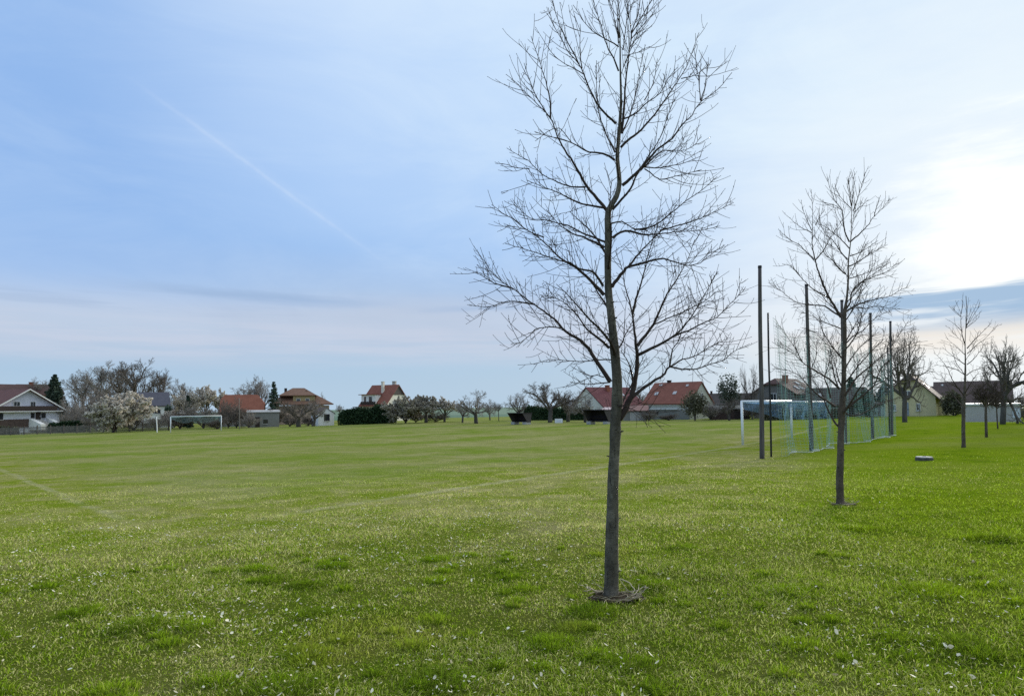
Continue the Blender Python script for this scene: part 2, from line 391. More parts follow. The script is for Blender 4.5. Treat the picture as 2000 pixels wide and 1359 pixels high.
def build_field():
    """the green crop field that climbs away beyond the orchard"""
    xs = np.linspace(-260, 200, 60); ys = np.linspace(185, 900, 50)
    X, Y = np.meshgrid(xs, ys, indexing='ij')
    t = np.clip((Y - 185) / 430, 0, 1)
    Z = -1.70 + t * 0.3 + 0.25 * np.sin(X * 0.012 + 1)
    Z = np.where(Y > 650, Z - ((Y - 650) / 250) ** 2 * 8, Z); Z = np.where(Y < 186, -4, Z)
    Z = np.where(np.abs(X + 30) > 225, -4, Z)
    n = len(ys); i = np.arange(len(xs) - 1)[:, None] * n; j = np.arange(n - 1)[None, :]
    Q = np.stack([i + j, i + n + j, i + n + j + 1, i + j + 1], 2).reshape(-1, 4)
    mb = MB(); mb.add(np.stack([X.ravel(), Y.ravel(), Z.ravel()], 1), Q)
    o = link('field', mb.mesh('field', M_FIELD, True)); tag(o, kind='structure')
    if o.data.polygons[300].normal.z < 0: o.data.flip_normals()
build_field()

# ------------------------------------------------------------------ grass
def vnoise(x, y, seed):
    rg = np.random.default_rng(seed); G = rg.random((64, 64))
    xi = np.floor(x).astype(int); yi = np.floor(y).astype(int); fx = x - xi; fy = y - yi
    fx = fx * fx * (3 - 2 * fx); fy = fy * fy * (3 - 2 * fy)
    g = lambda a, b: G[a % 64, b % 64]
    return (g(xi, yi) * (1 - fx) + g(xi + 1, yi) * fx) * (1 - fy) + (g(xi, yi + 1) * (1 - fx) + g(xi + 1, yi + 1) * fx) * fy

TUFTS = [(at(280, 1212, 4.75), 0.20, 2.2), (at(1938, 1072, 7.6), 0.26, 2.6), (at(1275, 1133, 5.7), 0.16, 2.2), (at(1540, 1160, 5.4), 0.25, 1.5), (at(860, 1330, 3.7), 0.22, 1.8),
         (at(1880, 1280, 4.2), 0.25, 1.7), (at(1160, 1190, 5.0), 0.2, 1.5), (at(160, 1175, 5.1), 0.15, 1.6), (at(1820, 1160, 5.4), 0.3, 1.7), (at(1680, 1040, 8.4), 0.3, 1.6), (at(560, 1340, 3.6), 0.2, 1.5)]

def build_grass():
    Vs = []; Qs = []; Ts = []; Rn = []; off = 0
    bands = [(1.9, 4.6, 9500, 1.0, 1.0), (4.6, 7.5, 5600, 1.25, 1.0), (7.5, 12, 2600, 1.7, 1.0), (12, 20, 900, 2.6, 0.8), (20, 38, 330, 3.8, 0.6)]
    half = math.radians(52)
    for r0, r1, dens, wk, hk in bands:
        n = int(half * (r1 * r1 - r0 * r0) * dens)
        r = np.sqrt(RNG.random(n) * (r1 * r1 - r0 * r0) + r0 * r0); a = (RNG.random(n) * 2 - 1) * half
        x = r * np.sin(a); y = r * np.cos(a)
        cl = vnoise(x * 7, y * 7, 1) * 0.5 + vnoise(x * 2.3, y * 2.3, 2) * 0.5
        keep = RNG.random(n) < np.clip(0.05 + 1.6 * cl, 0.38, 1) * np.clip((30 - r) / 17, 0, 1)
        x = x[keep]; y = y[keep]; cl = cl[keep]; n = len(x)
        lush = vnoise(x * 0.7, y * 0.7, 3) * 0.6 + vnoise(x * 1.9 + 9, y * 1.9, 4) * 0.4
        side = np.clip((x - 0.05 * y) / 5, 0, 1)                    # the strip on the right is longer
        h = (0.010 + 0.030 * RNG.random(n) ** 1.6 * (0.4 + 1.1 * cl) + 0.055 * np.clip(lush - 0.47, 0, 1) * 2 * RNG.random(n)) * (0.85 + 0.55 * side) * hk
        for (c, rad, k) in TUFTS:
            g = np.exp(-((x - c[0]) ** 2 + (y - c[1]) ** 2) / (2 * (rad * 0.6) ** 2)); h *= 1 + (k - 1) * g
        w = (0.0016 + 0.0016 * RNG.random(n)) * wk
        th = RNG.random(n) * 2 * PI; lean = (0.25 + 1.45 * RNG.random(n) ** 0.8) * h
        dx, dy = np.cos(th), np.sin(th); ph = th + PI / 2 + RNG.normal(0, 0.5, n); wx, wy = np.cos(ph) * w, np.sin(ph) * w
        z = ground_np(x, y) - 0.004
        B = np.stack([x, y, z], 1); W = np.stack([wx, wy, np.zeros(n)], 1)
        Mid = B + np.stack([dx * lean * 0.35, dy * lean * 0.35, h * 0.62], 1); Tip = B + np.stack([dx * lean, dy * lean, h * (1.05 - 0.6 * RNG.random(n))], 1)
        V = np.stack([B - W, B + W, Mid + W * 0.8, Mid - W * 0.8, Tip], 1).reshape(-1, 3)
        k = np.arange(n) * 5 + off
        Vs.append(V); Qs.append(np.stack([k, k + 1, k + 2, k + 3], 1)); Ts.append(np.stack([k + 3, k + 2, k + 4], 1))
        rn = RNG.random(n); rn = np.where(RNG.random(n) < (0.08 if r1 < 9 else 0.05), 0.9 + 0.5 * rn, rn)       # some dry blades
        Rn.append(np.repeat(rn, 5)); off += n * 5
    # coarser darker tufts that stand above the lawn
    spots = [(c[0], c[1], rad, k) for (c, rad, k) in TUFTS]
    for i in range(130):
        r = 2.6 + 5.2 * RNG.random() ** 0.9; a = (RNG.random() * 2 - 1) * half; spots.append((r * math.sin(a), r * math.cos(a), 0.05 + 0.13 * RNG.random() ** 2, 1.0 + 0.8 * RNG.random()))
    for (cx_, cy_, rad, k) in spots:
        n = int(2600 * rad * (1 if rad < 0.15 else 1.3)); rr = rad * np.sqrt(RNG.random(n)) * (0.6 + 0.5 * RNG.random(n)); th0 = RNG.random(n) * 2 * PI
        x = cx_ + rr * np.cos(th0) * 1.25; y = cy_ + rr * np.sin(th0); h = (0.026 + 0.042 * RNG.random(n)) * (0.6 + 0.4 * k) * (1.15 - 0.6 * rr / rad)
        w = 0.0016 + 0.0016 * RNG.random(n); w *= max(1.0, math.hypot(cx_, cy_) / 5.5)
        th = th0 + RNG.normal(0, 0.8, n); lean = (0.2 + 0.9 * RNG.random(n)) * h; ph = th + PI / 2 + RNG.normal(0, 0.5, n)
        B = np.stack([x, y, ground_np(x, y) - 0.004], 1); W = np.stack([np.cos(ph) * w, np.sin(ph) * w, np.zeros(n)], 1)
        Mid = B + np.stack([np.cos(th) * lean * 0.35, np.sin(th) * lean * 0.35, h * 0.62], 1); Tip = B + np.stack([np.cos(th) * lean, np.sin(th) * lean, h * (1.0 - 0.35 * RNG.random(n))], 1)
        kk = np.arange(n) * 5 + off; Vs.append(np.stack([B - W, B + W, Mid + W * 0.8, Mid - W * 0.8, Tip], 1).reshape(-1, 3))
        Qs.append(np.stack([kk, kk + 1, kk + 2, kk + 3], 1)); Ts.append(np.stack([kk + 3, kk + 2, kk + 4], 1)); Rn.append(np.repeat(RNG.random(n) * (0.30 if rad >= 0.15 else 0.55), 5)); off += n * 5
    mb = MB(); mb.v = Vs; mb.q = Qs; mb.t = Ts; mb.n = off
    me = mb.mesh('grass', M_BLADE, False)
    at_ = me.attributes.new('rnd', 'FLOAT', 'POINT'); at_.data.foreach_set('value', np.concatenate(Rn).astype(np.float32))
    o = link('grass', me); tag(o, 'short spring lawn grass with lush and straw-dry patches', 'grass', kind='stuff')
build_grass()

def build_litter():
    """pale dry leaves and petals scattered through the near lawn"""
    P = []
    n = 32000
    r = 2.6 + 13.5 * RNG.random(n) ** 1.15; a = (RNG.random(n) * 2 - 1) * math.radians(48)
    x = r * np.sin(a); y = r * np.cos(a)
    w = vnoise(x * 0.8 + 3, y * 0.8, 7) * 0.6 + vnoise(x * 3, y * 3, 8) * 0.4
    left = np.clip(0.75 - x / 9, 0.18, 1.15) * np.clip(1.25 - np.maximum(r - 8.5, 0) / 5.5, 0, 1)
    keep = RNG.random(n) < np.clip((w - 0.36) * 2.6, 0.04, 1) * left
    x = x[keep]; y = y[keep]; n = len(x)
    z = ground_np(x, y) + 0.016 + 0.026 * RNG.random(n)
    L = (0.0062 + 0.0150 * RNG.random(n) ** 2.4); Wd = L * (0.22 + 0.38 * RNG.random(n))
    th = RNG.random(n) * 2 * PI
    ax = np.stack([np.cos(th), np.sin(th), RNG.normal(0, 0.35, n)], 1) * L[:, None]
    bx = np.stack([-np.sin(th), np.cos(th), RNG.normal(0, 0.45, n)], 1) * Wd[:, None]
    C = np.stack([x, y, z], 1); up = np.array([0, 0, 1.0]) * (L * 0.45)[:, None] * RNG.random((n, 1))
    V = np.stack([C - ax, C - ax * 0.25 + bx, C + ax * 0.45 + bx * 0.8 + up * 0.4, C + ax + up, C + ax * 0.45 - bx * 0.8 + up * 0.4, C - ax * 0.25 - bx], 1).reshape(-1, 3)
    k = np.arange(n)[:, None] * 6
    Q = np.vstack([k + np.array([0, 1, 2, 5]), k + np.array([5, 2, 3, 4])])
    mb = MB(); mb.add(V, Q)
    o = link('leaf_litter', mb.mesh('leaf_litter', M_LITTER)); tag(o, 'small pale dry leaves scattered through the near lawn', 'leaf litter', kind='stuff')
build_litter()

# ------------------------------------------------------------------ trees: traced young trees
def smooth_path(P, step):
    """Catmull-Rom through the points, resampled about every step"""
    P = np.asarray(P, float)
    if len(P) < 3: P = np.array([P[0], (P[0] + P[-1]) / 2, P[-1]])
    Q = np.vstack([2 * P[0] - P[1], P, 2 * P[-1] - P[-2]]); out = []
    for i in range(1, len(Q) - 2):
        p0, p1, p2, p3 = Q[i - 1:i + 3]; m = max(2, int(np.linalg.norm(p2 - p1) / step))
        for t in np.arange(m) / m:
            out.append(0.5 * ((2 * p1) + (-p0 + p2) * t + (2 * p0 - 5 * p1 + 4 * p2 - p3) * t * t + (-p0 + 3 * p1 - 3 * p2 + p3) * t ** 3))
    out.append(P[-1]); return np.array(out)

def unit(v): return v / max(1e-9, math.sqrt(float(v @ v)))

def shoot(mb, rg, p, d, L, r0, r1, seg, up, sides=3, bud=True):
    """one twig: wanders, bends upward, ends in a bud; returns its points"""
    pts = [p]; n = max(3, int(L / seg)); d = unit(d)
    for k in range(n):
        d = unit(d + rg.normal(0, 0.055, 3) + np.array([0, 0, up * 0.9 / n]))
        pts.append(pts[-1] + d * (L / n))
    R = np.linspace(r0, r1, n + 1)
    if bud:
        pts.append(pts[-1] + d * (r1 * 2.2)); pts.append(pts[-1] + d * (r1 * 4.5)); R = np.concatenate([R, [r1 * 1.7, r1 * 0.25]])
    pts = np.array(pts); mb.tube(pts, R, sides, cap=False)
    return pts

def side_dirs(rg, T, ang, roll):
    a = np.cross(T, np.array([0, 0, 1.0]) if abs(T[2]) < 0.9 else np.array([1.0, 0, 0])); a = unit(a); b = np.cross(T, a)
    return unit(T * math.cos(ang) + (a * math.cos(roll) + b * math.sin(roll)) * math.sin(ang))

def twigs_on(mb, rg, P, k, dens, Lmax, r_t, start=0.12, up=0.5, spurs=True, zlo=0.0, zspan=1.0):
    """side shoots along the bough P; k = metres per unit so that all sizes scale with the tree"""
    seg = np.linalg.norm(np.diff(P, axis=0), axis=1); s = np.concatenate([[0], np.cumsum(seg)]); tot = s[-1]
    pos = tot * start + rg.random() * dens; roll = rg.random() * 6
    while pos < tot * 0.97:
        i = min(len(P) - 2, int(np.searchsorted(s, pos) - 1)); f = (pos - s[i]) / max(seg[i], 1e-6); p = P[i] + (P[i + 1] - P[i]) * f
        T = unit(P[i + 1] - P[i]); t = pos / tot; roll += 2.4 + rg.normal(0, 0.5); hf = min(1.0, max(0.0, (p[2] - zlo) / zspan))
        if rg.random() < 0.66:
            L = Lmax * (0.25 + 0.75 * rg.random() ** 1.3) * (1.1 - 0.6 * t)
            q = shoot(mb, rg, p, side_dirs(rg, T, 0.62 - 0.28 * hf + 0.36 * rg.random(), roll), L, r_t * 1.25, r_t * 0.72, 0.05 * k, up * (0.7 + 1.2 * hf))
            if spurs:
                for j in range(2, len(q) - 3):
                    if rg.random() < 0.66 - 0.48 * hf:
                        T2 = unit(q[j + 1] - q[j]); L2 = (0.02 + 0.21 * rg.random() ** 2.3) * k
                        q2 = shoot(mb, rg, q[j], side_dirs(rg, T2, 0.7 + 0.5 * rg.random(), rg.random() * 6.28), L2, r_t * 0.85, r_t * 0.68, 0.04 * k, up)
                        if L2 > 0.08 * k and rg.random() < 0.6:
                            shoot(mb, rg, q2[1], side_dirs(rg, unit(q2[2] - q2[1]), 0.9, rg.random() * 6.28), 0.035 * k, r_t * 0.75, r_t * 0.65, 0.03 * k, up)
        else:
            shoot(mb, rg, p, side_dirs(rg, T, 0.8 + 0.4 * rg.random(), roll), (0.015 + 0.05 * rg.random()) * k, r_t * 0.95, r_t * 0.7, 0.03 * k, up)
        pos += dens * (0.55 + 0.9 * rg.random()) * (1 + 0.8 * hf)

def traced_tree(name, label, Y, trunk, tr_r, boughs, seed, k, r_t, bark, twig, dens, Lmax, group, extra=0, knots=()):
    """a tree laid out in its own upright plane at depth Y, with the boughs swung out of that plane, towards and away"""
    rg = np.random.default_rng(seed); pxm = Y / F_PX
    b = at(*trunk[0], Y); b[2] = gz(b[0], b[1])
    root = thing(name, label, 'tree', b, 0, group)
    P = np.array([at(x, y, Y) for x, y in trunk]); P[0, 2] = b[2] - 0.05
    P[:, 1] += np.cumsum(rg.normal(0, 0.006 * k, len(P)))
    tp = smooth_path(P, 0.06 * k); s0 = np.concatenate([[0], np.cumsum(np.linalg.norm(np.diff(P, axis=0), axis=1))])
    s1 = np.concatenate([[0], np.cumsum(np.linalg.norm(np.diff(tp, axis=0), axis=1))])
    R = np.interp(s1, s0, np.maximum(np.array(tr_r) - 1.1, 0.5) * pxm)
    R = R * (1 + 0.025 * np.sin(s1 / (0.05 * k)) * rg.random(len(R))) ; R[s1 < 0.08 * k] *= 1 + 0.22 * (1 - s1[s1 < 0.08 * k] / (0.08 * k))
    for (ky, amp) in knots:
        zk = at(trunk[0][0], ky, Y)[2]; R = R * (1 + amp * np.exp(-((tp[:, 2] - zk) / (0.035 * k)) ** 2))
    mt = MB(); mt.tube(tp, R, 18)
    V = mt.v[0].reshape(len(tp), 18, 3); off = V - tp[:, None, :]; a18 = np.arange(18) * 2 * PI / 18
    flare = np.exp(-s1 / (0.05 * k))[:, None] * (0.10 + 0.22 * np.clip(np.sin(a18 * 4 + seed), 0, 1))[None, :]
    lump = 0.035 * np.sin(a18[None, :] * 2 + s1[:, None] * 5 / k) + 0.03 * np.sin(a18[None, :] * 3 - s1[:, None] * 11 / k + 1) + 0.025 * rg.normal(0, 1, V.shape[:2])
    mt.v[0] = (tp[:, None, :] + off * (1 + flare + lump)[:, :, None]).reshape(-1, 3)
    for i in range(26):
        j = int(rg.uniform(0.05, 0.5) * len(tp)); a_ = rg.uniform(0, 6.28); d_ = np.array([math.cos(a_), math.sin(a_), 0.25])
        q_ = tp[j] + d_ * R[j] * 0.85; mt.tube([q_, q_ + d_ * (0.008 + 0.018 * rg.random()) * k, q_ + d_ * 0.03 * k], np.array([0.010, 0.007, 0.003]) * k * rg.uniform(0.6, 1.1), 6)
    part('trunk', mt, bark, root, True, True)
    mc = MB(); zc0 = b[2] + 0.52 * (P[-1, 2] - b[2]); zc1 = 0.48 * (P[-1, 2] - b[2])
    for bo in boughs:
        pts, rr = bo[0], bo[1]; phi = bo[2] if len(bo) > 2 else rg.uniform(-0.85, 0.85)
        j = int(np.argmin(np.abs(tp[:, 2] - at(pts[0][0], pts[0][1], Y)[2])))
        y0 = tp[j, 1]; x0 = pts[0][0]
        W = np.array([at(x, y, y0 + math.tan(phi) * abs(x - x0) * pxm * (0.7 + 0.3 * min(1, abs(x - x0) / 120))) for x, y in pts])
        W[0, 1] = y0
        Pb = smooth_path(W, 0.045 * k); Pb[1:-1] += rg.normal(0, 0.0022 * k, (len(Pb) - 2, 3))
        tt = np.linspace(0, 1, len(Pb)); Rb = r_t * 0.95 + (rr * pxm * 0.82 - r_t * 0.95) * (1 - tt) ** 1.7
        mc.tube(Pb, Rb, 6 if rr > 1.6 else 4, cap=False)
        twigs_on(mc, rg, Pb, k, dens, Lmax, r_t, up=0.45, zlo=zc0, zspan=zc1)
    # boughs that point at the viewer or away, so the crown is as deep as it is wide
    ztop = P[-1, 2]
    for i in range(extra):
        t = 0.22 + 0.6 * (i + rg.random()) / max(1, extra); zz = b[2] + (ztop - b[2]) * t
        j = int(np.argmin(np.abs(tp[:, 2] - zz))); sgn = -1 if i % 2 else 1
        d = unit(np.array([rg.normal(0, 0.35), sgn, 0.55 + 0.5 * t])); L = (1.25 - 0.85 * t) * k
        q = [tp[j]]; 
        for _ in range(9):
            d = unit(d + rg.normal(0, 0.08, 3) + np.array([0, 0, 0.04])); q.append(q[-1] + d * L / 9)
        q = np.array(q); mc.tube(q, np.linspace(R[j] * 0.38, r_t * 0.9, len(q)), 5, cap=False)
        twigs_on(mc, rg, q, k, dens * 1.1, Lmax, r_t, up=0.45, zlo=zc0, zspan=zc1)
    part('crown', mc, twig, root, True, True)
    return root

def c1(*p): return [(900 + x / 2.955, y / 2.955) for x, y in p]
def c2(*p): return [(900 + x / 3.236, 440 + y / 3.236) for x, y in p]
def cu(*p): return [(1500 + x / 3.997, 320 + y / 3.997) for x, y in p]
def cl(*p): return [(1500 + x / 3.997, 560 + y / 3.997) for x, y in p]
def ct(*p): return [(1820 + x / 5.66, 560 + y / 5.66) for x, y in p]

HB = [
 (c2((1000, 1225), (1040, 1160), (1078, 1080), (1100, 980), (1115, 890), (1114, 800), (1105, 740), (1095, 640), (1085, 560), (1066, 480), (1040, 400), (1030, 330), (1010, 250), (975, 160)), 8.5, 0.15),
 (c2((1083, 1085), (1150, 1030), (1230, 980), (1290, 935), (1320, 895), (1400, 910), (1500, 905), (1580, 875), (1660, 850), (1740, 790), (1825, 750)), 4.2, 0.3),
 (c2((1320, 895), (1335, 800), (1350, 765), (1390, 700), (1400, 610)), 2.2, -0.4),
 (c2((1320, 895), (1400, 850), (1470, 830), (1540, 790), (1600, 755), (1700, 710)), 2.2, 0.5),
 (c2((1118, 820), (1200, 780), (1290, 735), (1360, 690), (1400, 650), (1450, 590), (1500, 510), (1560, 400), (1605, 315)), 4.0, -0.35),
 (c2((1350, 700), (1440, 665), (1530, 620), (1620, 580), (1700, 500), (1760, 440), (1800, 390)), 2.4, 0.2),
 (c2((1118, 760), (1170, 690), (1220, 625), (1260, 530), (1290, 460), (1340, 380), (1390, 300), (1440, 200), (1480, 90)), 4.0, 0.5),
 (c2((1085, 560), (1100, 500), (1130, 400), (1150, 320), (1180, 200), (1215, 80), (1250, 0)), 3.4, -0.6),
 (c2((1222, 625), (1300, 590), (1380, 560), (1460, 520), (1540, 480), (1610, 420)), 2.0, 0.8),
 (c2((1090, 1000), (1078, 920), (1060, 870), (1030, 820), (1010, 790)), 3.0, -0.3),
 (c2((945, 990), (900, 920), (850, 850), (810, 780), (760, 730), (690, 690), (640, 650), (600, 600), (520, 540), (440, 485), (380, 440), (310, 390), (230, 330), (170, 260), (140, 185)), 5.6, 0.3),
 (c2((470, 500), (380, 485), (290, 480), (200, 510), (120, 512), (50, 500)), 2.2, -0.1),
 (c2((330, 400), (250, 380), (180, 350), (120, 310), (75, 295)), 2.0, 0.3),
 (c2((640, 650), (560, 640), (470, 660), (430, 700), (380, 740), (320, 748)), 1.8, -0.5),
 (c2((937, 775), (880, 720), (800, 660), (760, 600), (700, 530), (640, 480), (570, 450), (500, 440)), 3.6, -0.5),
 (c2((905, 440), (850, 380), (790, 320), (720, 260), (660, 230), (600, 180), (540, 120), (480, 70), (420, 30), (340, 10), (275, 0)), 4.6, 0.25),
 (c2((900, 385), (860, 320), (820, 290), (750, 275), (690, 240), (600, 215), (500, 180), (400, 150), (280, 115)), 3.2, -0.55),
 (c2((905, 140), (850, 110), (770, 75), (700, 50), (640, 10), (590, -40), (540, -100)), 3.8, 0.4),
 (c2((955, 390), (990, 340), (1030, 290), (1060, 262), (1150, 240), (1230, 215), (1280, 210), (1350, 232), (1420, 252), (1480, 250), (1540, 220), (1600, 170), (1670, 125)), 4.8, -0.3),
 (c2((1060, 262), (1110, 200), (1170, 130), (1230, 70), (1290, 10), (1340, -40)), 2.8, 0.4),
 (c2((960, 78), (1010, 45), (1070, 35), (1130, 55), (1190, 60), (1290, 50), (1400, 40), (1520, 30), (1640, 5)), 3.4, 0.5),
 (c2((1000, 775), (1040, 700), (1070, 640), (1100, 560)), 2.0, 0.7),
 (c2((945, 992), (850, 1000), (790, 1005), (690, 990)), 1.6, 0.3),
 (c2((905, 960), (860, 945), (820, 960), (770, 985)), 1.3, -0.6),
 (c2((950, 1170), (1010, 1140), (1050, 1148), (1110, 1175), (1200, 1190)), 1.6, -0.7),
 (c2((950, 850), (850, 850), (760, 860), (650, 855), (560, 850), (460, 880)), 1.8, 0.4),
 (c1((842, 1215), (790, 1150), (730, 1080), (690, 1010), (650, 940), (600, 870), (560, 790), (540, 740), (515, 680), (440, 600), (380, 540), (310, 470), (260, 430)), 4.2, 0.2),
 (c1((516, 680), (518, 600), (505, 530), (490, 470), (450, 340), (405, 210)), 2.0, 0.2),
 (c1((505, 670), (430, 550), (390, 440), (365, 365)), 1.6, -0.1),
 (c1((830, 1200), (760, 1190), (650, 1160), (560, 1110), (470, 1080), (380, 1040)), 2.8, -0.6),
 (c1((720, 1080), (640, 1080), (560, 1050), (490, 1020), (440, 980), (390, 930), (320, 890), (265, 855)), 2.2, 0.5),
 (c1((395, 975), (310, 965), (235, 945)), 1.4, 0.4),
 (c1((888, 925), (820, 885), (740, 880), (640, 825), (560, 800), (490, 785), (425, 760)), 2.8, -0.4),
 (c1((890, 880), (840, 780), (800, 660), (785, 560), (785, 440), (783, 350)), 2.2, 0.6),
 (c1((640, 825), (570, 740), (500, 760), (430, 815)), 1.3, -0.3),
 (c1((895, 715), (830, 650), (780, 590), (740, 510), (710, 430), (680, 370), (630, 310), (570, 210), (530, 130), (503, 45)), 3.2, -0.2),
 (c1((680, 370), (640, 290), (600, 210), (560, 120), (523, 0)), 1.8, -0.3),
 (c1((710, 430), (640, 390), (570, 350), (512, 310)), 1.5, 0.1),
 (c1((700, 395), (690, 300), (688, 140)), 1.5, 0.6),
 (c1((910, 410), (880, 340), (840, 260), (810, 150), (780, 60), (752, -20)), 2.2, 0.4),
 (c1((912, 272), (850, 235), (760, 180), (700, 110), (648, 30)), 1.9, -0.3),
 (c1((910, 250), (895, 150), (870, 60), (850, -30)), 1.6, 0.5),
 (c1((915, 220), (905, 100), (908, -60)), 1.7, -0.5),
 (c1((930, 770), (945, 600), (945, 530), (960, 400), (975, 280), (985, 190), (970, 100), (963, -30)), 3.4, 0.1),
 (c1((985, 190), (1020, 90), (1040, -20)), 1.5, 0.5),
 (c1((985, 195), (1050, 90), (1108, -10)), 1.6, -0.3),
 (c1((935, 290), (955, 150), (1000, -20)), 1.5, 0.7),
 (c1((985, 225), (1050, 150), (1105, 85)), 1.3, 0.2),
 (c1((978, 272), (1030, 210), (1105, 150)), 1.3, -0.5),
 (c1((935, 320), (1000, 310), (1092, 270)), 1.2, 0.4),
 (c1((932, 1070), (980, 1030), (1040, 970), (1110, 890), (1150, 850), (1220, 800), (1280, 720), (1330, 670), (1385, 590), (1480, 520), (1565, 420)), 4.0, -0.25),
 (c1((1385, 585), (1415, 480), (1425, 370)), 1.5, -0.1),
 (c1((1382, 580), (1365, 400), (1345, 285)), 1.4, -0.4),
 (c1((925, 850), (980, 800), (1040, 750), (1120, 660), (1190, 560), (1260, 460), (1310, 370), (1345, 270), (1375, 190)), 3.2, 0.4),
 (c1((1272, 455), (1350, 435), (1440, 370)), 1.3, 0.3),
 (c1((1050, 970), (1150, 880), (1220, 870), (1320, 860), (1390, 790)), 2.0, 0.6),
 (c1((875, 1210), (930, 1150), (980, 1090), (1020, 1000), (1090, 890), (1150, 800), (1190, 680), (1240, 560)), 3.2, -0.6),
 (c1((1050, 965), (1120, 970), (1200, 960), (1290, 940), (1380, 905)), 1.8, 0.2),
 (c1((1060, 975), (1150, 1035), (1230, 1020), (1310, 1000), (1390, 980)), 1.5, -0.5),
 (c1((930, 690), (1000, 660), (1080, 590), (1150, 540), (1200, 450), (1250, 390)), 2.2, -0.2),
 (c1((935, 760), (970, 680), (1000, 580), (1030, 430), (1050, 310)), 2.0, 0.7),
 (c1((1060, 580), (1110, 480), (1135, 340)), 1.4, 0.5),
 (c1((870, 1290), (930, 1280), (1000, 1320), (1080, 1330)), 2.2, 0.4),
 (c1((1000, 1325), (1100, 1310), (1190, 1250), (1300, 1160), (1400, 1090), (1480, 1020)), 2.4, -0.3),
 (c1((1150, 1330), (1330, 1280), (1450, 1230), (1575, 1170)), 2.0, 0.3),
 (c1((845, 1400), (700, 1345), (640, 1310), (560, 1290), (480, 1270), (400, 1260), (330, 1200), (250, 1160)), 2.8, 0.55),
 (c1((480, 1370), (380, 1330), (310, 1270), (240, 1230), (178, 1182)), 1.8, 0.3),
]
T1 = [(1193, 1158), (1195, 1060), (1197, 960), (1200, 880), (1202, 830), (1205, 780), (1204, 740), (1200, 684), (1193.6, 625), (1188, 563), (1187, 502), (1187, 450), (1188, 413), (1203, 386), (1209, 358), (1205, 311), (1208, 270), (1212, 200), (1211, 135), (1210, 60), (1207, -10), (1206, -60)]
R1 = [15.2, 13.6, 12.2, 11.2, 11.4, 11, 10.6, 9.9, 8.8, 7.7, 7.5, 7.2, 7.4, 6.6, 5.8, 5, 4.5, 3.5, 2.8, 2.2, 1.6, 0.9]
traced_tree('young_tree', 'large bare young tree with forked crown nearest to the viewer', 5.44, T1, R1, HB, 3, 1.0, 0.0024, M_BARK, M_TWIG, 0.026, 0.48, 'young trees planted in a row', 8, [(840, 0.16), (775, 0.12), (684, 0.1), (565, 0.1)])

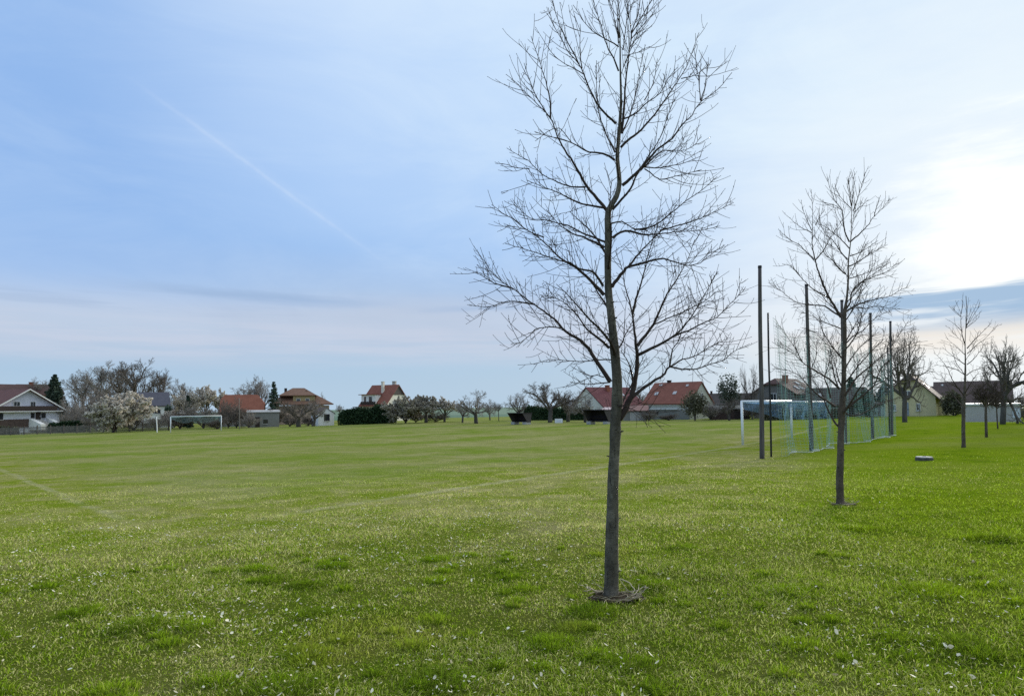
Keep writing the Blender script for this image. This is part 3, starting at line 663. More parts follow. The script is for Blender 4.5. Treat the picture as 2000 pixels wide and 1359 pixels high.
UB = [
 (cu((570, 1200), (530, 1130), (480, 1050), (440, 970), (410, 890), (380, 800), (360, 720), (345, 620), (345, 530), (350, 430), (345, 300), (338, 200)), 3.6, 0.2),
 (cu((570, 1195), (500, 1150), (440, 1110), (330, 1100), (220, 1080), (150, 1030), (60, 960), (0, 925)), 2.4, 0.4),
 (cu((480, 1050), (400, 1010), (330, 960), (270, 900), (230, 850), (180, 800), (110, 780)), 2.0, -0.3),
 (cu((360, 750), (300, 690), (240, 630), (180, 600), (120, 550), (80, 510)), 1.7, 0.3), (cu((345, 540), (280, 510), (220, 470), (170, 420)), 1.3, -0.3),
 (cu((340, 520), (300, 430), (265, 335)), 1.2, 0.4),
 (cu((600, 1160), (660, 1120), (720, 1090), (790, 1070), (870, 1050), (960, 1030), (1040, 980), (1100, 965)), 2.4, 0.3),
 (cu((690, 1120), (760, 1130), (850, 1110), (950, 1130), (1030, 1130)), 1.4, -0.4),
 (cu((600, 1150), (640, 1080), (655, 1000), (700, 940), (780, 890), (870, 830), (950, 770)), 2.4, -0.4),
 (cu((660, 1000), (740, 920), (850, 870), (930, 840), (1010, 775)), 1.7, 0.5),
 (cu((605, 860), (560, 820), (510, 760), (450, 710), (410, 630), (360, 560)), 2.0, -0.5), (cu((620, 750), (560, 680), (510, 600), (450, 550), (395, 430)), 1.8, 0.5),
 (cu((635, 660), (580, 600), (510, 540), (440, 490), (380, 450)), 1.6, -0.2), (cu((635, 610), (600, 530), (580, 400), (570, 350), (520, 280), (480, 180), (462, 100)), 2.0, 0.2),
 (cu((650, 350), (590, 290), (550, 230), (520, 155)), 1.2, 0.3), (cu((575, 360), (510, 320), (440, 300)), 1.0, 0.2),
 (cu((640, 610), (700, 560), (770, 490), (830, 410), (900, 340), (955, 270)), 1.9, -0.2), (cu((830, 410), (850, 330), (880, 245)), 1.1, 0.3),
 (cu((665, 370), (700, 270), (730, 170), (760, 65)), 1.3, 0.2), (cu((655, 330), (665, 200), (675, 60)), 1.2, -0.5), (cu((650, 330), (625, 180), (640, 60)), 1.2, 0.6),
 (cu((670, 380), (730, 330), (785, 280)), 1.1, 0.3), (cu((630, 800), (700, 770), (800, 700), (880, 660), (935, 630)), 1.7, 0.3),
 (cu((640, 720), (720, 690), (800, 640), (860, 600)), 1.5, -0.5), (cu((620, 900), (690, 880), (800, 840), (890, 800)), 1.3, 0.7),
 (cu((370, 750), (430, 680), (500, 560), (580, 440)), 1.6, -0.6), (cu((370, 480), (400, 420), (432, 370)), 1.0, 0.4),
 (cl((530, 935), (460, 890), (400, 850), (340, 800), (250, 700), (150, 650), (30, 640)), 3.0, 0.4),
 (cl((552, 790), (490, 730), (430, 690), (340, 640), (270, 590), (210, 530), (120, 480), (30, 430)), 2.8, -0.3),
 (cl((490, 870), (470, 780), (440, 710), (470, 620), (490, 500)), 2.6, 0.6),
 (cl((600, 960), (660, 910), (740, 850), (830, 770), (900, 740), (960, 700), (1040, 670), (1100, 620)), 3.4, -0.2),
 (cl((590, 870), (640, 790), (690, 710), (760, 650), (820, 600), (900, 530), (950, 480), (1020, 380), (1100, 265)), 3.0, 0.3),
 (cl((600, 985), (660, 1005), (740, 990), (830, 935), (900, 900), (1000, 890)), 1.8, 0.5), (cl((830, 770), (880, 640), (960, 560), (1060, 470), (1190, 420)), 1.6, -0.4),
 (cl((572, 330), (500, 300), (430, 270), (340, 230), (270, 200)), 1.6, -0.4), (cl((610, 440), (660, 390), (740, 340), (830, 250), (960, 180)), 1.8, 0.4),
 (cl((555, 800), (520, 700), (500, 600), (490, 500)), 2.0, 0.8), (cl((580, 560), (520, 490), (440, 430), (360, 350), (300, 330)), 1.8, 0.5), (cl((600, 640), (650, 560), (720, 470), (800, 400), (870, 350)), 1.8, -0.5),
 (cl((270, 590), (200, 460), (120, 350), (80, 300)), 1.4, 0.2), (cl((340, 640), (380, 520), (360, 430)), 1.3, -0.6), (cl((690, 710), (700, 600), (760, 520)), 1.3, 0.7)]
T2 = [(1640, 983), (1639, 930), (1640, 880), (1641, 830), (1641, 800), (1644, 760), (1645, 720), (1647, 650), (1647, 612), (1652, 582), (1655, 545), (1655, 515), (1660, 472), (1662, 440), (1662, 407), (1660, 380), (1656, 350)]
R2 = [8.2, 7.5, 7.2, 7.0, 7.0, 5.4, 5.0, 4.6, 4.2, 3.1, 2.7, 2.4, 2.0, 1.7, 1.3, 1.0, 0.6]
traced_tree('young_tree', 'second bare young tree, in front of the tall net and its poles', 10.9, T2, R2, UB, 8, 1.15, 0.0032, M_BARK2, M_TWIG2, 0.031, 0.58, 'young trees planted in a row', 14, [(800, 0.2), (612, 0.15)])

TB = [(ct((360, 1210), (300, 1130), (240, 1050), (160, 880), (80, 780), (20, 730)), 1.7), (ct((380, 1200), (470, 1140), (540, 1080), (590, 1020)), 1.6), (ct((370, 860), (280, 800), (200, 740), (110, 665)), 1.3),
 (ct((375, 760), (300, 690), (220, 620), (150, 560)), 1.2), (ct((370, 640), (340, 560), (320, 400), (320, 300), (260, 150)), 1.5), (ct((320, 330), (250, 260), (205, 220)), 0.9), (ct((325, 300), (338, 200), (345, 80)), 0.9),
 (ct((380, 460), (390, 300), (405, 120)), 1.1), (ct((385, 450), (450, 400), (530, 330)), 0.9), (ct((385, 430), (430, 330), (480, 230), (520, 140)), 1.0), (ct((390, 680), (480, 580), (580, 480), (660, 400)), 1.4),
 (ct((390, 740), (500, 640), (600, 560), (735, 410)), 1.3), (ct((385, 980), (450, 930), (550, 900), (640, 860)), 1.2), (ct((370, 980), (280, 920), (150, 880), (20, 860)), 1.2), (ct((340, 500), (270, 430), (190, 370)), 1.0),
 (ct((388, 860), (470, 790), (540, 700), (600, 600)), 1.2), (ct((300, 1130), (200, 1060), (100, 1030), (0, 1000)), 1.1)]
T3 = [(1882, 873), (1882, 820), (1884, 776), (1886, 740), (1887, 700), (1886, 670), (1887, 640), (1888, 600), (1887, 578)]
R3 = [4.6, 4.2, 3.8, 2.9, 2.2, 1.9, 1.4, 0.9, 0.5]
traced_tree('young_tree', 'third bare young tree, slim and conical, before the long dark roof', 26.2, T3, R3, TB, 12, 1.9, 0.0056, M_BARK2, M_TWIG2, 0.12, 0.75, 'young trees planted in a row', 6)

def root_ring(name, label, px, Y, rad, seed, n):
    """bare soil with a ring of dead stems round the foot of a young tree"""
    rg = np.random.default_rng(seed); b = base(px, Y)
    root = thing(name, label, 'dead stems', b)
    ms = MB(); na = 26
    ang = np.arange(na) * 2 * PI / na; rr = rad * (0.70 + 0.42 * rg.random(na))
    V = [(0, 0, 0.03)]; 
    for k in range(na):
        x, y = rr[k] * math.cos(ang[k]), rr[k] * math.sin(ang[k]); V.append((x, y, gz(b[0] + x, b[1] + y) - b[2] + 0.012))
    ms.add(V, None, [(0, 1 + k, 1 + (k + 1) % na) for k in range(na)])
    part('soil', ms, M_SOIL, root, True)
    mt = MB()
    for i in range(n):
        a = rg.random() * 2 * PI; r0 = rad * (0.55 + 0.5 * rg.random()); L = rad * (0.35 + 0.9 * rg.random()); dr = a + PI / 2 + rg.normal(0, 0.6)
        p = np.array([r0 * math.cos(a), r0 * math.sin(a), 0.012 + 0.03 * rg.random() ** 2]); d = np.array([math.cos(dr), math.sin(dr), rg.normal(0.05, 0.2)])
        pts = [p]
        for k in range(6):
            d = unit(d + rg.normal(0, 0.16, 3) + np.array([-math.cos(a) * 0.12, -math.sin(a) * 0.12, -0.02])); q = pts[-1] + d * L / 6; q[2] = max(q[2], 0.012); pts.append(q)
        mt.tube(np.array(pts), np.linspace(0.0036, 0.0014, 7) * (0.6 + 0.7 * rg.random()), 4)
    for i in range(9):
        a = rg.random() * 2 * PI; sg = rg.choice([-1, 1]); pts = []
        for k in range(9):
            t = k / 8; aa = a + sg * t * (0.9 + 0.5 * rg.random()); r_ = rad * (0.55 + 0.65 * t ** 1.4)
            pts.append((r_ * math.cos(aa), r_ * math.sin(aa), 0.02 + 0.10 * rad / 0.22 * t ** 2.2 * (0.4 + 0.6 * ((i * 37) % 10) / 10)))
        mt.tube(smooth_path(np.array(pts), 0.02), 0.0042 * (0.7 + 0.5 * rg.random()), 5)
    part('stems', mt, M_STRAW, root)
root_ring('stem_ring', 'ring of dry pale stems on bare soil round the nearest trunk', 1196, 5.42, 0.22, 5, 34)
root_ring('stem_ring', 'sparse ring of dry litter round the foot of the second young tree', 1640, 10.88, 0.21, 6, 22)

# ------------------------------------------------------------------ generic bare trees (built once per kind, then copied)
def grow(mt, mc, rg, p, d, L, r, lvl, C, tips):
    n = 5 if lvl < 2 else 3; pts = [p]; dd = unit(d); w = C['wander'][lvl]
    for k in range(n):
        dd = unit(dd + rg.normal(0, w, 3) + np.array([0, 0, C['trop'][lvl]])); pts.append(pts[-1] + dd * (L / n))
    pts = np.array(pts); r1 = max(r * C['taper'][lvl], C['rmin'])
    (mt if lvl <= C['trunk_lvl'] else mc).tube(pts, np.linspace(r, r1, n + 1), (8, 5, 4, 3, 3)[lvl], cap=(lvl == 0))
    if lvl == C['levels']:
        tips.append(pts); return
    nc = C['kids'][lvl]; roll = rg.random() * 6
    for i in range(nc):
        t = C['t0'][lvl] + (1 - C['t0'][lvl]) * ((i + 0.4 + 0.5 * rg.random()) / nc); t = min(t, 1)
        f = t * n; k = min(n - 1, int(f)); q = pts[k] + (pts[k + 1] - pts[k]) * (f - k)
        roll += 2.4 + rg.normal(0, 0.4)
        nd = side_dirs(rg, unit(pts[k + 1] - pts[k]), C['ang'][lvl] * (0.7 + 0.5 * rg.random()), roll)
        grow(mt, mc, rg, q, nd, L * C['ratio'][lvl] * (1.15 - 0.45 * t) * (0.75 + 0.5 * rg.random()), max(C['rmin'], (r + (r1 - r) * t) * C['rr']), lvl + 1, C, tips)

BASEC = dict(levels=4, kids=[6, 7, 6, 6], t0=[0.75, 0.3, 0.25, 0.2], ang=[0.95, 0.75, 0.8, 0.8], ratio=[1.9, 0.55, 0.55, 0.5], wander=[0.04, 0.14, 0.18, 0.2, 0.2], trop=[0.03, 0.05, 0.06, 0.05, 0.04],
             taper=[0.8, 0.45, 0.45, 0.6, 0.8], rr=0.60, rmin=0.0019, trunk_lvl=1, r0=0.045, L0=0.26)
STY = {
 'orchard': dict(), 
 'park': dict(kids=[9, 7, 7, 6], t0=[0.3, 0.25, 0.25, 0.2], ang=[0.75, 0.65, 0.75, 0.8], ratio=[0.62, 0.5, 0.55, 0.5], L0=0.72, r0=0.028, trop=[0.02, 0.1, 0.08, 0.05, 0.04], rmin=0.0016),
 'vase': dict(kids=[7, 7, 6, 6], t0=[0.7, 0.25, 0.25, 0.2], ang=[0.55, 0.5, 0.6, 0.7], ratio=[1.7, 0.55, 0.5, 0.5], L0=0.3, r0=0.032, trop=[0.02, 0.07, 0.06, 0.05, 0.04], rmin=0.0016),
 'globe': dict(kids=[9, 7, 5, 4], t0=[0.88, 0.15, 0.15, 0.2], ang=[0.9, 0.8, 0.9, 0.9], ratio=[0.85, 0.5, 0.5, 0.5], L0=0.5, r0=0.026, rmin=0.003),
 'bush': dict(kids=[13, 8, 6, 5], t0=[0.1, 0.15, 0.15, 0.2], ang=[0.85, 0.6, 0.7, 0.8], ratio=[5.0, 0.5, 0.5, 0.5], L0=0.11, r0=0.02, trop=[0.0, 0.09, 0.06, 0.05, 0.04], rmin=0.0028),
 'gnarled': dict(kids=[7, 6, 5, 5], t0=[0.6, 0.2, 0.2, 0.2], ang=[1.05, 0.85, 0.85, 0.7], ratio=[1.75, 0.6, 0.62, 0.6], wander=[0.06, 0.24, 0.24, 0.2, 0.12], L0=0.26, r0=0.036, trop=[0.03, 0.03, 0.10, 0.16, 0.10], rmin=0.0015, rr=0.60),
}
PROTO = {}
def proto(kind, var):
    if (kind, var) in PROTO: return PROTO[(kind, var)]
    C = dict(BASEC); C.update(STY[kind]); rg = np.random.default_rng(hash_name(kind) + var * 17)
    mt, mc, tips = MB(), MB(), []
    lean = rg.normal(0, 0.06, 2)
    grow(mt, mc, rg, np.array([0, 0, -0.01]), np.array([lean[0], lean[1], 1]), C['L0'], C['r0'], 0, C, tips)
    V = np.vstack(mc.v); H = V[:, 2].max(); W = np.percentile(np.hypot(V[:, 0], V[:, 1]), 97) * 2
    for m in (mt, mc): m.v = [v * np.array([1 / W, 1 / W, 1 / H]) for v in m.v]
    tips = [t * np.array([1 / W, 1 / W, 1 / H]) for t in tips]
    PROTO[(kind, var)] = (mt, mc, tips, {}); return PROTO[(kind, var)]

def hash_name(s): return sum((i + 3) * ord(c) for i, c in enumerate(s)) % 9973

def petals(tips, aspect, n_per, size, seed):
    rg = np.random.default_rng(seed); mb = MB(); C = []
    for t in tips:
        k = rg.random((n_per, 1)); i = np.minimum((k * (len(t) - 1)).astype(int)[:, 0], len(t) - 2)
        C.append(t[i] + (t[i + 1] - t[i]) * rg.random((n_per, 1)) + rg.normal(0, 0.006, (n_per, 3)))
    C = np.vstack(C); n = len(C); a = rg.normal(0, 1, (n, 3)); a /= np.linalg.norm(a, axis=1)[:, None]; b = np.cross(a, rg.normal(0, 1, (n, 3))); b /= np.linalg.norm(b, axis=1)[:, None]
    s = size * (0.5 + rg.random((n, 1))); sc = np.array([1, 1, aspect])
    mb.quads(C, a * s * sc, b * s * 0.7 * sc); return mb

def place_tree(kind, var, px, Y, top, wpx, label, name='bare_tree', group=None, twig=None, bark=None, flower=None, nper=5, fsize=0.011, rz=None, cat='tree', dz=0.0):
    """a copy of a tree kind: as tall as from the ground to photo row top and as wide as wpx columns at depth Y"""
    mt, mc, tips, cache = proto(kind, var)
    b = base(px, Y); b[2] += dz; H = at(px, top, Y)[2] - b[2]; W = wpx * Y / F_PX
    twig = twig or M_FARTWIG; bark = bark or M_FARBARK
    root = thing(name, label, cat, b, rz if rz is not None else random.random() * 6.28, group); root.scale = (W, W, H)
    key = (twig.name, bark.name, flower.name if flower else '')
    if key not in cache:
        cache[key] = (mt.mesh('trunk', bark, True), mc.mesh('crown', twig, False), petals(tips, W / H, nper, fsize, var).mesh('blossom', flower) if flower else None)
    a, c, f = cache[key]
    link('trunk', a, root); link('crown', c, root)
    if f: link('blossom', f, root)
    return root

def leaf_mass(mb, rg, pts, size, aspect=0.6):
    n = len(pts); a = rg.normal(0, 1, (n, 3)); a /= np.linalg.norm(a, axis=1)[:, None]; b = np.cross(a, rg.normal(0, 1, (n, 3))); b /= np.linalg.norm(b, axis=1)[:, None]
    s = size * (0.6 + 0.8 * rg.random((n, 1))); mb.quads(pts, a * s, b * s * aspect)

def conifer(px, Y, top, wpx, label, seed, sparse=False, name='conifer', group=None, mat=None):
    rg = np.random.default_rng(seed); b = base(px, Y); H = at(px, top, Y)[2] - b[2]; R = wpx * Y / F_PX / 2
    root = thing(name, label, 'conifer', b, 0, group)
    mt = MB(); mt.tube([(0, 0, -0.1), (0, 0, H * 0.5), (0, 0, H * 0.98)], [H * 0.022, H * 0.014, H * 0.003], 7); part('trunk', mt, M_FARBARK, root, True)
    mc = MB(); tiers = 15 if sparse else 24; pts = []
    for i in range(tiers):
        t = (i + 0.5) / tiers; z = H * (0.06 + 0.92 * t) if not sparse else H * (0.25 + 0.73 * (t + 0.05 * rg.normal() * (1 - t))); r = R * (1 - t) ** 0.8 * ((0.85 + 0.3 * rg.random()) if not sparse else (0.55 + 0.6 * rg.random())) + 0.1
        nb = 5 if sparse else 13
        for k in range(nb):
            a = (k + rg.random()) * 2 * PI / nb; rr = r * (0.65 + 0.5 * rg.random()); m = int((26 if sparse else 34) * (0.4 + rr / R))
            s = rg.random((m, 1)) ** 0.7; w = 0.16 * rr * (1 - s) + 0.05
            d = np.array([math.cos(a), math.sin(a), 0]); n_ = np.array([-math.sin(a), math.cos(a), 0])
            P = np.array([0, 0, z + (0.05 * H * rg.normal() if sparse else 0.012 * H * rg.normal()) * (1 - t)]) + d * (rr * s) + n_ * (w * rg.normal(0, 1, (m, 1))) + np.array([0, 0, 1]) * (-0.34 * rr * s + 0.22 * rr * s ** 2 - (0.12 if sparse else 0.1) * rg.random((m, 1)) * rr * 0.6)
            pts.append(P)
    leaf_mass(mc, rg, np.vstack(pts), 0.13 * H / 8 + 0.04, 0.45)
    part('crown', mc, mat or M_CONIFER, root); return root

def leafy(px, Y, top, wpx, label, seed, mat, name='evergreen_shrub', cat='shrub', bottom=0.0, n=2600, size=0.16, group=None, trunk=0.0, depth=None):
    """a leafy crown of many clumps with gaps between them"""
    rg = np.random.default_rng(seed); b = base(px, Y); H = at(px, top, Y)[2] - b[2]; W = wpx * Y / F_PX / 2
    root = thing(name, label, cat, b, 0, group)
    z0 = H * bottom; mt = MB()
    for k in range(5):
        a = rg.random() * 6.28; q = np.array([(0, 0, -0.1), (0.1 * W * math.cos(a), 0.1 * W * math.sin(a), H * 0.3), (0.45 * W * math.cos(a), 0.45 * W * math.sin(a), H * 0.75)])
        mt.tube(smooth_path(q, 0.3), np.linspace(max(trunk, 0.05), 0.02, len(smooth_path(q, 0.3))), 5)
    part('trunk' if trunk else 'stem', mt, M_FARBARK, root, True)
    nc = 26; cs = []
    for k in range(nc):
        u = rg.normal(0, 1, 3); u /= np.linalg.norm(u); q = u * (0.45 + 0.5 * rg.random())
        cs.append((q[0] * W * 0.85, q[1] * (depth or W) * 0.85, z0 + (H - z0) * (0.5 + 0.42 * q[2]), 0.24 + 0.16 * rg.random()))
    P = []
    for (x, y, z, s) in cs:
        m = n // nc; u = rg.normal(0, 1, (m, 3)); u /= np.linalg.norm(u, axis=1)[:, None]; u *= (0.35 + 0.75 * rg.random((m, 1)) ** 0.6)
        P.append(np.array([x, y, z]) + u * np.array([W * s * 1.3, (depth or W) * s * 1.3, (H - z0) * s * 0.8]))
    P = np.vstack(P); P = P[P[:, 2] > 0.02]
    mc = MB(); leaf_mass(mc, rg, P, size); part('crown', mc, mat, root); return root

def hedge(name, label, px0, Y0, px1, Y1, h, w, seed, mat=None, n=5200, size=0.13, bumps=0.18):
    rg = np.random.default_rng(seed); a = base(px0, Y0); c = base(px1, Y1)
    root = thing(name, label, 'hedge', a); d = c - a; L = math.hypot(d[0], d[1]); ex = np.array([d[0], d[1], 0]) / L; ey = np.array([-ex[1], ex[0], 0])
    s = rg.random(n) * L; side = rg.random(n); prof = h * (1 + bumps * (vnoise(s / 1.4, s * 0 + seed, seed) - 0.5) * 2 + 0.06 * rg.normal(0, 1, n))
    endr = np.clip(np.minimum(s, L - s) / (w * 0.6), 0.0, 1); endr = np.sqrt(1 - (1 - endr) ** 2); prof = prof * (0.35 + 0.65 * endr)
    th = rg.random(n) * PI; cx = np.cos(th); sz = np.sin(th)
    y = np.sign(cx) * np.abs(cx) ** 0.5 * w / 2 * (0.85 + 0.25 * rg.random(n)); z = np.abs(sz) ** 0.5 * prof * (0.9 + 0.1 * rg.random(n))
    low = rg.random(n) < 0.45; z = np.where(low, rg.random(n) * prof, z); y = np.where(low, np.sign(rg.random(n) - 0.5) * w / 2 * (0.8 + 0.3 * rg.random(n)), y)
    gzv = ground_np(a[0] + ex[0] * s, a[1] + ex[1] * s) - a[2]
    P = ex * s[:, None] + ey * y[:, None] + np.array([0, 0, 1]) * (z + gzv)[:, None]
    mb = MB(); leaf_mass(mb, rg, P, size)
    m = 24; ss = np.linspace(w * 0.3, L - w * 0.3, m)
    for k in range(m - 1):
        sm = (ss[k] + ss[k + 1]) / 2; q = ex * sm; zz = gz(a[0] + q[0], a[1] + q[1]) - a[2]
        hh = h * 0.82 * (1 + bumps * (float(vnoise(np.array([sm / 1.4]), np.array([seed]), seed)[0]) - 0.5) * 2) * (0.75 if k in (0, m - 2) else 1)
        mb.box((q[0], q[1], zz + hh / 2), (ss[k + 1] - ss[k], w * 0.72, hh), math.atan2(ex[1], ex[0]))
    part('foliage', mb, mat or M_HEDGE, root); return root

# ------------------------------------------------------------------ houses
def facing(px, extra=0.0):
    phi = math.atan2((px - CX), F_PX); return -phi + math.radians(extra)

def slab(mb, pts, t):
    mb.prism(pts, (0, 0, -t))

class House:
    """local frame: ridge along x, -y is the front; wh = eaves height, rh = roof rise"""
    def __init__(s, name, label, px, Y, extra, L, W, wh, rh, wall, roof, z=None, oe=0.4, og=0.35, hip=(0, 0), t=0.22, cat='house', basez=None, group=None):
        b = base(px, Y)
        if basez is not None: b[2] = basez
        s.L, s.W, s.wh, s.rh = L, W, wh, rh
        s.root = thing(name, label, cat, b, facing(px, extra), group)
        m = MB(); x, y = L / 2, W / 2; zt = wh + rh
        lo = -1.5
        m.add([(-x, -y, lo), (x, -y, lo), (x, y, lo), (-x, y, lo), (-x, -y, wh), (x, -y, wh), (x, y, wh), (-x, y, wh)], [(0, 1, 5, 4), (1, 2, 6, 5), (2, 3, 7, 6), (3, 0, 4, 7)])
        for sx, h in ((-1, hip[0]), (1, hip[1])):
            zc = zt - rh * h; yc = y * h
            if h < 1: m.poly([(sx * x, -y, wh), (sx * x, y, wh), (sx * x, yc, zc), (sx * x, -yc, zc)] if h > 0 else [(sx * x, -y, wh), (sx * x, y, wh), (sx * x, 0, zt)])
        part('wall', m, wall, s.root)
        r = MB(); sl = rh / y; ye = y + oe; ze = wh - sl * oe + t; zr = zt + t
        xl, xr = -x - og, x + og
        dl, dr = hip[0] * (0.75 * y), hip[1] * (0.75 * y)
        yl, yr = y * hip[0], y * hip[1]; zl, zrr = zr - rh * hip[0], zr - rh * hip[1]
        if hip[0] == 1: yl, zl = ye, ze
        if hip[1] == 1: yr, zrr = ye, ze
        for sg in (-1, 1):
            p = [(xl, sg * ye, ze), (xr, sg * ye, ze)]
            if hip[1] < 1 and hip[1] > 0: p += [(xr, sg * yr, zrr)]
            p += [(xr - dr, 0, zr), (xl + dl, 0, zr)]
            if hip[0] < 1 and hip[0] > 0: p += [(xl, sg * yl, zl)]
            slab(r, p if sg < 0 else p[::-1], t)
        if hip[0]: slab(r, [(xl, yl, zl), (xl, -yl, zl), (xl + dl, 0, zr)], t)
        if hip[1]: slab(r, [(xr, -yr, zrr), (xr, yr, zrr), (xr - dr, 0, zr)], t)
        s.roof = part('roof', r, roof, s.root)
    def chimney(s, x, y, w, top, mat, d=None, h0=None):
        m = MB(); z0 = s.wh + s.rh * max(0, 1 - abs(y) / (s.W / 2)) - 0.3; z1 = s.wh + s.rh + top
        m.box((x, y, (z0 + z1) / 2), (w, d or w, z1 - z0)); m.box((x, y, z1 + 0.06), (w + 0.14, (d or w) + 0.14, 0.12))
        return part('chimney', m, mat, s.roof)
    def _face(s, f):
        return {'-y': ((0, -s.W / 2, 0), (1, 0, 0), (0, -1, 0)), '+y': ((0, s.W / 2, 0), (-1, 0, 0), (0, 1, 0)),
                '-x': ((-s.L / 2, 0, 0), (0, -1, 0), (-1, 0, 0)), '+x': ((s.L / 2, 0, 0), (0, 1, 0), (1, 0, 0))}[f]
    def _obox(s, mb, f, u, z, n, du, dz, dn):
        o, e, k = (np.array(v, float) for v in s._face(f)); c = o + e * u + k * n + np.array([0, 0, z])
        V = [c + e * a * du / 2 + np.array([0, 0, b * dz / 2]) + k * g * dn / 2 for g in (-1, 1) for a, b in ((-1, -1), (1, -1), (1, 1), (-1, 1))]
        mb.add(V, [(0, 3, 2, 1), (4, 5, 6, 7), (0, 1, 5, 4), (1, 2, 6, 5), (2, 3, 7, 6), (3, 0, 4, 7)])
    def window(s, f, u, z, w, h, frame=None, glass=None, name='window', n=0.0):
        m = MB(); fw = 0.09
        for du, dz, uu, zz in ((w, fw, u, z + h / 2 - fw / 2), (w, fw, u, z - h / 2 + fw / 2), (fw, h - 2 * fw, u - w / 2 + fw / 2, z), (fw, h - 2 * fw, u + w / 2 - fw / 2, z), (0.06, h - 2 * fw, u, z)):
            s._obox(m, f, uu, zz, n + 0.03, du, dz, 0.10)
        o = part(name, m, frame or M_WFRAME, s.root)
        g = MB(); s._obox(g, f, u, z, n + 0.015, w - 0.1, h - 0.1, 0.05); part('pane', g, glass or M_GLASS, o)
        k = MB(); s._obox(k, f, u, z - h / 2 - 0.05, n + 0.07, w + 0.2, 0.06, 0.18); part('sill', k, M_WFRAME, o)
        return o
    def panel(s, name, f, u, z, w, h, mat, dn=0.08, n=0.0, parent=None):
        m = MB(); s._obox(m, f, u, z, n + dn / 2 - 0.02, w, h, dn); return part(name, m, mat, parent or s.root)
    def skylight(s, x, frac, w, l, mat=None, side=-1):
        """a roof window lying on the slope; frac runs from the eaves to the ridge"""
        y = side * s.W / 2 * (1 - frac); z = s.wh + s.rh * frac + 0.25; a = math.atan2(s.rh, s.W / 2)
        m = MB(); ey = np.array([0, -side * math.cos(a), math.sin(a)]); nn = np.array([0, side * math.sin(a), math.cos(a)])
        c = np.array([x, y, z])
        for (hw, hl, hn, off) in ((w / 2, l / 2, 0.05, 0.02),):
            V = [c + np.array([1, 0, 0]) * i * hw + ey * j * hl + nn * (k * hn + off) for k in (-1, 1) for i, j in ((-1, -1), (1, -1), (1, 1), (-1, 1))]
            m.add(V, [(0, 3, 2, 1), (4, 5, 6, 7), (0, 1, 5, 4), (1, 2, 6, 5), (2, 3, 7, 6), (3, 0, 4, 7)])
        return part('skylight', m, mat or M_SKYGLASS, s.roof)

M_SKYGLASS = mat_glass('painted_sky_glass', (0.30, 0.32, 0.34))  # pale base colour stands in for the reflected sky
W_CREAM = wall_mat('cream_render', (0.74, 0.70, 0.60), 0.9); W_WHITE = wall_mat('white_render', (0.80, 0.79, 0.76), 0.9); W_LAV = wall_mat('bluish_white_render', (0.70, 0.69, 0.76), 0.88)
W_YELLOW = wall_mat('yellow_render', (0.66, 0.57, 0.33)); W_OCHRE = wall_mat('ochre_render', (0.40, 0.31, 0.16)); W_PINK = wall_mat('pinkish_render', (0.50, 0.36, 0.28))
W_GREY = wall_mat('grey_render', (0.24, 0.235, 0.215)); W_ORANGE = wall_mat('orange_render', (0.48, 0.28, 0.15)); W_LICHEN = wall_mat('greenish_cream_render', (0.52, 0.52, 0.44))
R_RED = mat_roof('red_roof_tiles', (0.145, 0.050, 0.034), (0.265, 0.102, 0.070)); R_MAROON = mat_roof('maroon_roof_tiles', (0.115, 0.036, 0.038), (0.18, 0.062, 0.062))
R_BROWN = mat_roof('brown_roof_tiles', (0.065, 0.045, 0.04), (0.13, 0.095, 0.085)); R_ORANGE = mat_roof('orange_roof_tiles', (0.20, 0.068, 0.040), (0.31, 0.12, 0.075))
R_OLDORANGE = mat_roof('faded_orange_tiles', (0.155, 0.082, 0.052), (0.25, 0.14, 0.09)); R_CHALET = mat_roof('chalet_roof_tiles', (0.105, 0.046, 0.038), (0.185, 0.085, 0.07)); R_SLATE = mat_roof('slate_tiles', (0.075, 0.072, 0.09), (0.13, 0.125, 0.145))
R_REDBROWN = mat_roof('red_brown_tiles', (0.070, 0.040, 0.035), (0.125, 0.072, 0.062)); R_DARK = mat_roof('dark_roof_tiles', (0.045, 0.038, 0.034), (0.09, 0.075, 0.068))

def zpx(px, py, Y): return at(px, py, Y)[2]

